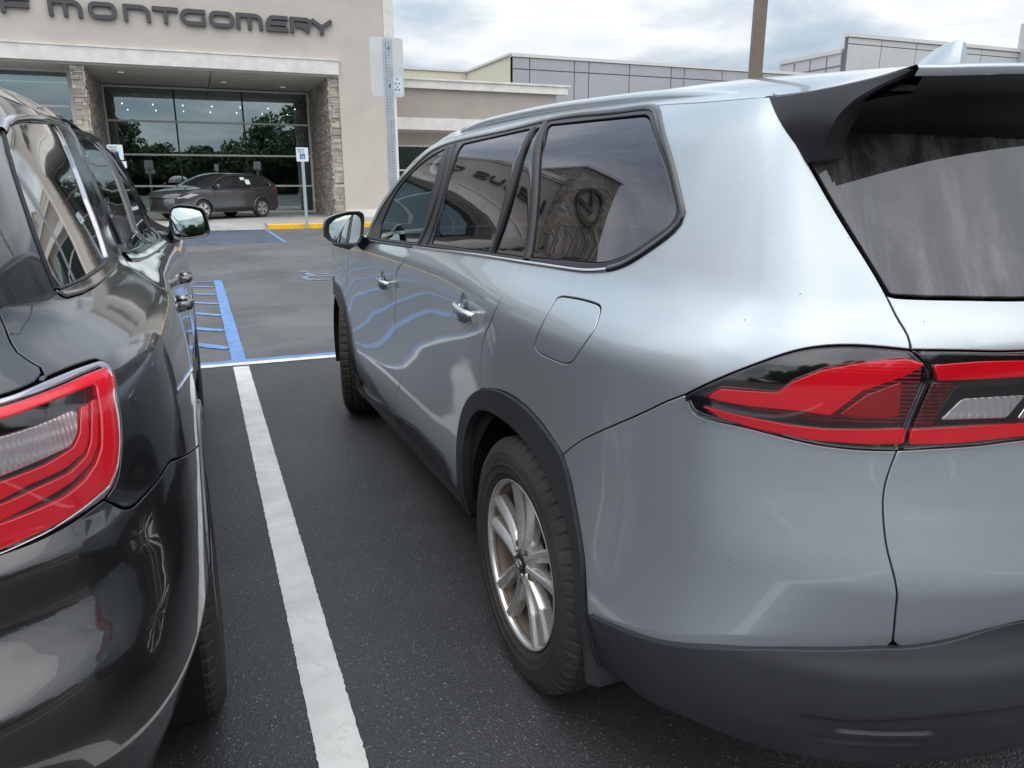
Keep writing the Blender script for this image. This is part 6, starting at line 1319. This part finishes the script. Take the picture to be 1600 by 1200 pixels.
# ------------------------------------------------------------------ crossover under the canopy
def crossover():
    o0 = empty('grey_crossover', (0, 0, 0)); tag(o0, 'dark grey crossover parked under the canopy in front of the tall glass', 'car', 'cars parked in the lot')
    # side surface, domain (length, height); left side of the car is +y here
    U_ = [-.98, -.90, -.70, -.3, .3, 1.0, 1.8, 2.5, 3.0, 3.3, 3.48, 3.58]; tap = [.20, .11, .05, .0, -.02, .0, .0, -.02, .01, .07, .16, .30]
    V_ = [.22, .34, .50, .70, .85, .97, 1.06, 1.20, 1.35, 1.48, 1.56]; hw = [.84, .90, .905, .895, .91, .905, .86, .79, .72, .655, .58]
    P = np.array([[(u, h - t, v) for v, h in zip(V_, hw)] for u, t in zip(U_, tap)]); S = Surf(U_, V_, P, sign=-1)
    if S.nrm([[1, .7]])[0][1] < 0: S.sign = 1
    def ar(cx, r=.365, a0=-12, a1=192): return [(cx + r*math.cos(t), .34 + r*math.sin(t)) for t in np.linspace(R(a0), R(a1), 18)]
    top = [(-.98, .95), (-.95, 1.10), (-.86, 1.19), (-.62, 1.36), (-.30, 1.465), (.2, 1.525), (.8, 1.545), (1.25, 1.53), (1.62, 1.44), (2.02, 1.25), (2.36, 1.08), (2.8, 1.01), (3.2, .95), (3.42, .87), (3.56, .72)]
    out_ = loop([np.array(top), np.array([top[-1], (3.58, .30)]), np.array([(3.58, .30)] + ar(2.64)[:1]), np.array(ar(2.64)), np.array([ar(2.64)[-1], (2.2, .25), (.45, .25), ar(0)[0]]), np.array(ar(0)), np.array([ar(0)[-1], (-.95, .32)]), np.array([(-.95, .32), top[0]])], .03)
    dl_ = loop([np.array([(2.24, 1.06), (1.95, 1.24), (1.62, 1.375), (1.2, 1.455), (.6, 1.48), (.0, 1.455), (-.35, 1.36), (-.62, 1.20), (-.60, 1.15)]), np.array([(-.60, 1.15), (-.2, 1.075), (.8, 1.045), (2.24, 1.06)])], .03)
    parts = []
    def ps(name, q, m, par=o0, holes=(), **k):
        V, Fc, Nn = patch(S, q, holes, gap=0.001, **k); a = mk(name, V, Fc, m, par, Nn, local=True); c = mirror_mesh(a, 0, 1) ; parts.append(a); return a
    body = ps('body_side', out_, M['graphite_paint'], holes=[dl_], step=.07)
    ps('window_surround', dl_, M['gloss_black'], step=.07, off=-.004)
    mat('car_glass', (.02, .022, .024), .03, spec=.9, coat=.8)
    for q in ([(2.10, 1.08), (1.90, 1.22), (1.60, 1.35), (1.20, 1.425), (1.02, 1.43), (1.0, 1.075)], [(.94, 1.075), (.94, 1.43), (.6, 1.45), (.1, 1.43), (.0, 1.08)], [(-.06, 1.09), (.02, 1.42), (-.28, 1.35), (-.50, 1.20), (-.48, 1.15)]):
        ps('side_window', ccw(rounded(np.array(q), .02)), M['car_glass'], step=.08, off=.003, rim=.006)
    for A in (ar(2.64, .40), ar(0, .40)):
        strip(S, np.array(A), .075, off=.004, h=.010).build('wheel_arch_trim', M['graphite_paint'], o0, smooth=True, local=True)
    strip(S, np.array([(2.2, .33), (.45, .33)]), .13, off=.002, h=.012).build('side_skirt', M['black_plastic'], o0, smooth=True, local=True)
    for q in ([(1.30, .93), (1.12, .93)], [(.30, .95), (.12, .95)]): strip(S, smooth_path(q, .03), .028, off=.0, h=.03).build('door_handle', M['graphite_paint'], o0, smooth=True, local=True)
    for q in ([(.97, 1.06), (.97, .60), (.97, .40)], [(.02, 1.08), (.10, .86), (.38, .62)], [(2.12, 1.06), (2.14, .75), (2.12, .45)]): strip(S, smooth_path(q, .04), .010, off=.001, h=.0005).build('door_gap', M['liner'], o0, local=True)
    strip(S, smooth_path([(-.30, 1.33), (-.58, 1.19), (-.60, 1.14), (-.3, 1.085), (.5, 1.05)], .03), .018, off=.002, h=.005).build('chrome_trim', M['chrome'], o0, smooth=True, local=True)
    ps('headlamp', ccw(rounded(np.array([(2.80, .86), (3.10, .90), (3.50, .78), (3.52, .72), (3.2, .74)]), .02)), M['reflector'], step=.06, off=.004)
    ps('tail_lamp', ccw(rounded(np.array([(-.97, .96), (-.55, 1.0), (-.6, 1.05), (-.96, 1.05)]), .02)), M['red_lens'], step=.06, off=.004)
    tp = smooth_path(np.array(top), .06); TP = S.ev(tp)
    def crown(i0, i1, name, m, lift=.05, off=0):
        rows = []
        for p in TP[i0:i1]:
            q = []
            for f in np.linspace(0, 1, 15):
                s = math.sin(math.pi*f); q.append((p[0] + (.20 if p[0] > 2.9 else (-.10 if p[0] < -.5 else .05)) * s * 1.0, p[1]*(1 - 2*f), p[2] + lift*s**.6 + off))
            rows.append(q)
        w = MB(); w.grid(rows, flip=False); o = w.build(name, m, o0, smooth=True, local=True); return o
    xs = TP[:, 0]; n = len(TP); ia = int(np.argmin(abs(xs - -.30))); ib = int(np.argmin(abs(xs - 1.30))); ic = int(np.argmin(abs(xs - 2.30)))
    crown(0, 4, 'tailgate', M['graphite_paint']); crown(3, ia + 1, 'rear_window', M['car_glass'], .04); crown(ia, ib + 1, 'roof', M['graphite_paint'], .035); crown(ib, ic + 1, 'windscreen', M['car_glass'], .05); crown(ic, n, 'bonnet', M['graphite_paint'], .05)
    w = MB(); yf = .62; rows = []
    for z, x in ((.95, 3.50), (.86, 3.62), (.72, 3.72), (.55, 3.76), (.38, 3.74), (.25, 3.66)): rows.append([(x - .22*abs(f)**2.4 - .0, -f*.66, z) for f in np.linspace(-1, 1, 17)])
    w.grid(rows); w.build('front_bumper', M['graphite_paint'], o0, smooth=True, local=True)
    w = MB(); rows = [[(x + .012 - .22*abs(f*s)**2.4, -f*s*.66, z) for f in np.linspace(-1, 1, 13)] for z, x, s in ((.78, 3.69, .62), (.66, 3.735, .38), (.52, 3.765, .45), (.34, 3.74, .75))]; w.grid(rows); w.build('grille', M['black_plastic'], o0, smooth=True, local=True)
    w = MB(); rows = [[(-x + .12*abs(f)**2.4, f*.74, z) for f in np.linspace(-1, 1, 17)] for z, x in ((1.05, 1.0), (.9, 1.03), (.6, 1.05), (.35, 1.0), (.25, .9))]; w.grid(rows); w.build('rear_bumper', M['graphite_paint'], o0, smooth=True, local=True)
    for s in (1, -1):
        w = MB(); w.box((1.96, s*.90 - .02, 1.06), (2.12, s*1.08, 1.20) if s > 0 else (2.12, s*.90 + .02, 1.20), bev=.03) if s > 0 else w.box((1.96, -1.08, 1.06), (2.12, -.88, 1.20), bev=.03); w.build('door_mirror', M['graphite_paint'], o0, local=True, auto=40)
    for x in (0, 2.64):
        for s in (1, -1):
            r0 = empty('wheel', (x, s*.90, .34)); r0.parent = o0; w = MB(); pf = [(-.20, .20), (-.20, .32), (-.17, .34), (-.03, .34), (0, .325), (.005, .27), (-.01, .235), (-.03, .225)]
            w.grid([[(q*math.cos(t), s*a, q*math.sin(t)) for t in np.linspace(0, 2*math.pi, 41)[:-1]] for a, q in pf], close=True); w.build('tyre', M['tyre_black'], r0, smooth=True, local=True)
            w = MB(); w.grid([[(q*math.cos(t), s*a, q*math.sin(t)) for t in np.linspace(0, 2*math.pi, 41)[:-1]] for a, q in ((-.012, .237), (-.012, .222), (-.06, .215))], close=True)
            for k in range(10):
                t = 2*math.pi*k/10 + (.1 if k % 2 else -.1); e = np.array([math.cos(t), math.sin(t)]); g = np.array([-e[1], e[0]]); q = [e*.03 + g*.022, e*.03 - g*.022, e*.225 - g*.03, e*.225 + g*.03]
                w.add([(a[0], s*(-.02), a[1]) for a in q] + [(a[0], s*(-.045), a[1]) for a in q], [(0, 1, 2, 3), (0, 3, 7, 4), (2, 1, 5, 6), (1, 0, 4, 5)])
            w.build('rim', M['alloy'], r0, local=True); w = MB(); w.add([(.215*math.cos(t), s*-.07, .215*math.sin(t)) for t in np.linspace(0, 2*math.pi, 33)[:-1]], [tuple(range(32))]); w.build('brake_disc', M['satin_black'], r0, local=True)
    w = MB(); w.box((-.8, -.7, .24), (3.4, .7, .42)); w.box((-.85, -.62, .42), (3.35, .62, .95)); w.build('underbody', M['liner'], o0, local=True)
    w = MB(); w.box((-.05, .795, 1.28), (.0, .80, 1.32)); 
    st = S.ev([(.62, 1.18), (.42, 1.18), (.42, 1.34), (.62, 1.34), (.80, 1.33), (.62, 1.33), (.62, 1.42), (.80, 1.42)]) + S.nrm([(.6, 1.25)])[0]*.008; w = MB(); w.add(st[:4], [(0, 1, 2, 3)]); w.add(st[4:], [(0, 1, 2, 3)]); w.build('window_sticker', M['sign_white'], o0, local=True)
    return o0
ux = crossover()
ra, fa = np.array([2.28, 29.9, .15]), np.array([.23, 28.2, .15]); d = np.array([fa[0] - ra[0], fa[1] - ra[1]]); print('ux', ra, fa, np.linalg.norm(d))
ang = math.atan2(d[1], d[0]); nrm_ = np.array([-math.sin(ang), math.cos(ang)]); c0 = ra[:2] - nrm_*.90
ux.location = (c0[0], c0[1], .148); ux.rotation_euler = (0, 0, ang)

# ------------------------------------------------------------------ trees beyond the lot, behind the viewer (seen in the glass)
mat('bark', (.08, .06, .045), .9, bump=(20, .6, .02)); mat('leaf_a', (.065, .110, .040), .6, var=(1.2, .35, 3)); mat('leaf_b', (.085, .125, .05), .6, var=(1.0, .35, 3))
def tree(x, y, h, r, seed, lab):
    rr = np.random.default_rng(seed); t0 = empty('broadleaf_tree', (x, y, 0)); tag(t0, lab, 'tree', 'trees across the road behind the viewer')
    w = MB(); w.tube([(x, y, -.05), (x + .1, y, h*.25), (x, y + .1, h*.55), (x + .1, y, h*.85)], [h*.035, h*.028, h*.018, .03], 9); cl = []
    for k in range(9):
        a = rr.uniform(0, 6.28); z0 = h*rr.uniform(.15, .5); e = np.array([x + math.cos(a)*r*rr.uniform(.5, .85), y + math.sin(a)*r*rr.uniform(.5, .85), z0 + h*rr.uniform(.1, .3)]); w.tube([(x, y, z0), ((x + e[0])/2, (y + e[1])/2, z0*.4 + e[2]*.6), e], [h*.012, h*.008, .02], 6); cl.append(e)
    w.build('trunk', M['bark'], t0, smooth=True)
    cl += [np.array([x + rr.normal()*r*.35, y + rr.normal()*r*.35, h*rr.uniform(.35, .92)]) for _ in range(20)]; V = []; Fc = []
    for c in cl:
        s = r*rr.uniform(.22, .42)
        for _ in range(230):
            v = rr.normal(size=3); v /= np.linalg.norm(v); p = c + v*s*rr.uniform(.55, 1.1)*np.array([1, 1, .8]); u = rr.normal(size=3); u /= np.linalg.norm(u); q = np.cross(u, rr.normal(size=3)); q /= np.linalg.norm(q); a = rr.uniform(.14, .26); b = len(V); V += [p - u*a, p + q*a*.6, p + u*a, p - q*a*.6]; Fc.append((b, b+1, b+2, b+3))
    mk('crown', V, Fc, M['leaf_a' if seed % 2 else 'leaf_b'], t0, smooth=False)
ORD = ('first', 'second', 'third', 'fourth', 'fifth', 'sixth', 'seventh', 'eighth', 'ninth', 'tenth', 'eleventh', 'twelfth', 'thirteenth', 'fourteenth')
for i, (x, h, r) in enumerate(((-34, 9, 4.6), (-27, 8, 4.4), (-20, 10, 5), (-12.5, 8.5, 4.4), (-7.0, 9.0, 4.0), (-2.5, 6.4, 3.6), (2.5, 6.0, 3.4), (6.5, 7.0, 4.0), (10.0, 9.6, 4.2), (14.5, 11.2, 4.8), (19, 12.0, 5.2), (24, 10.5, 5), (30, 9, 4.8), (38, 10, 5))):
    tree(x*.84 - 1, -23 - (i % 3)*1.3, 1.44 + (h - 1.44)*.84, r*.8, i + 3, 'leafy tree across the road, %s from the west end of the tree row' % ORD[i])
w = MB(); w.box((-60, -31, -.03), (70, -27, 4.6), bev=.5); hd = w.build('hedge', mat('hedge_leaf', (.035, .06, .02), .9, bump=(2, 1, .4), var=(1.5, .5, 6)), smooth=False); tag(hd, 'dark hedge beyond the road, mirrored in the showroom glass', 'hedge')
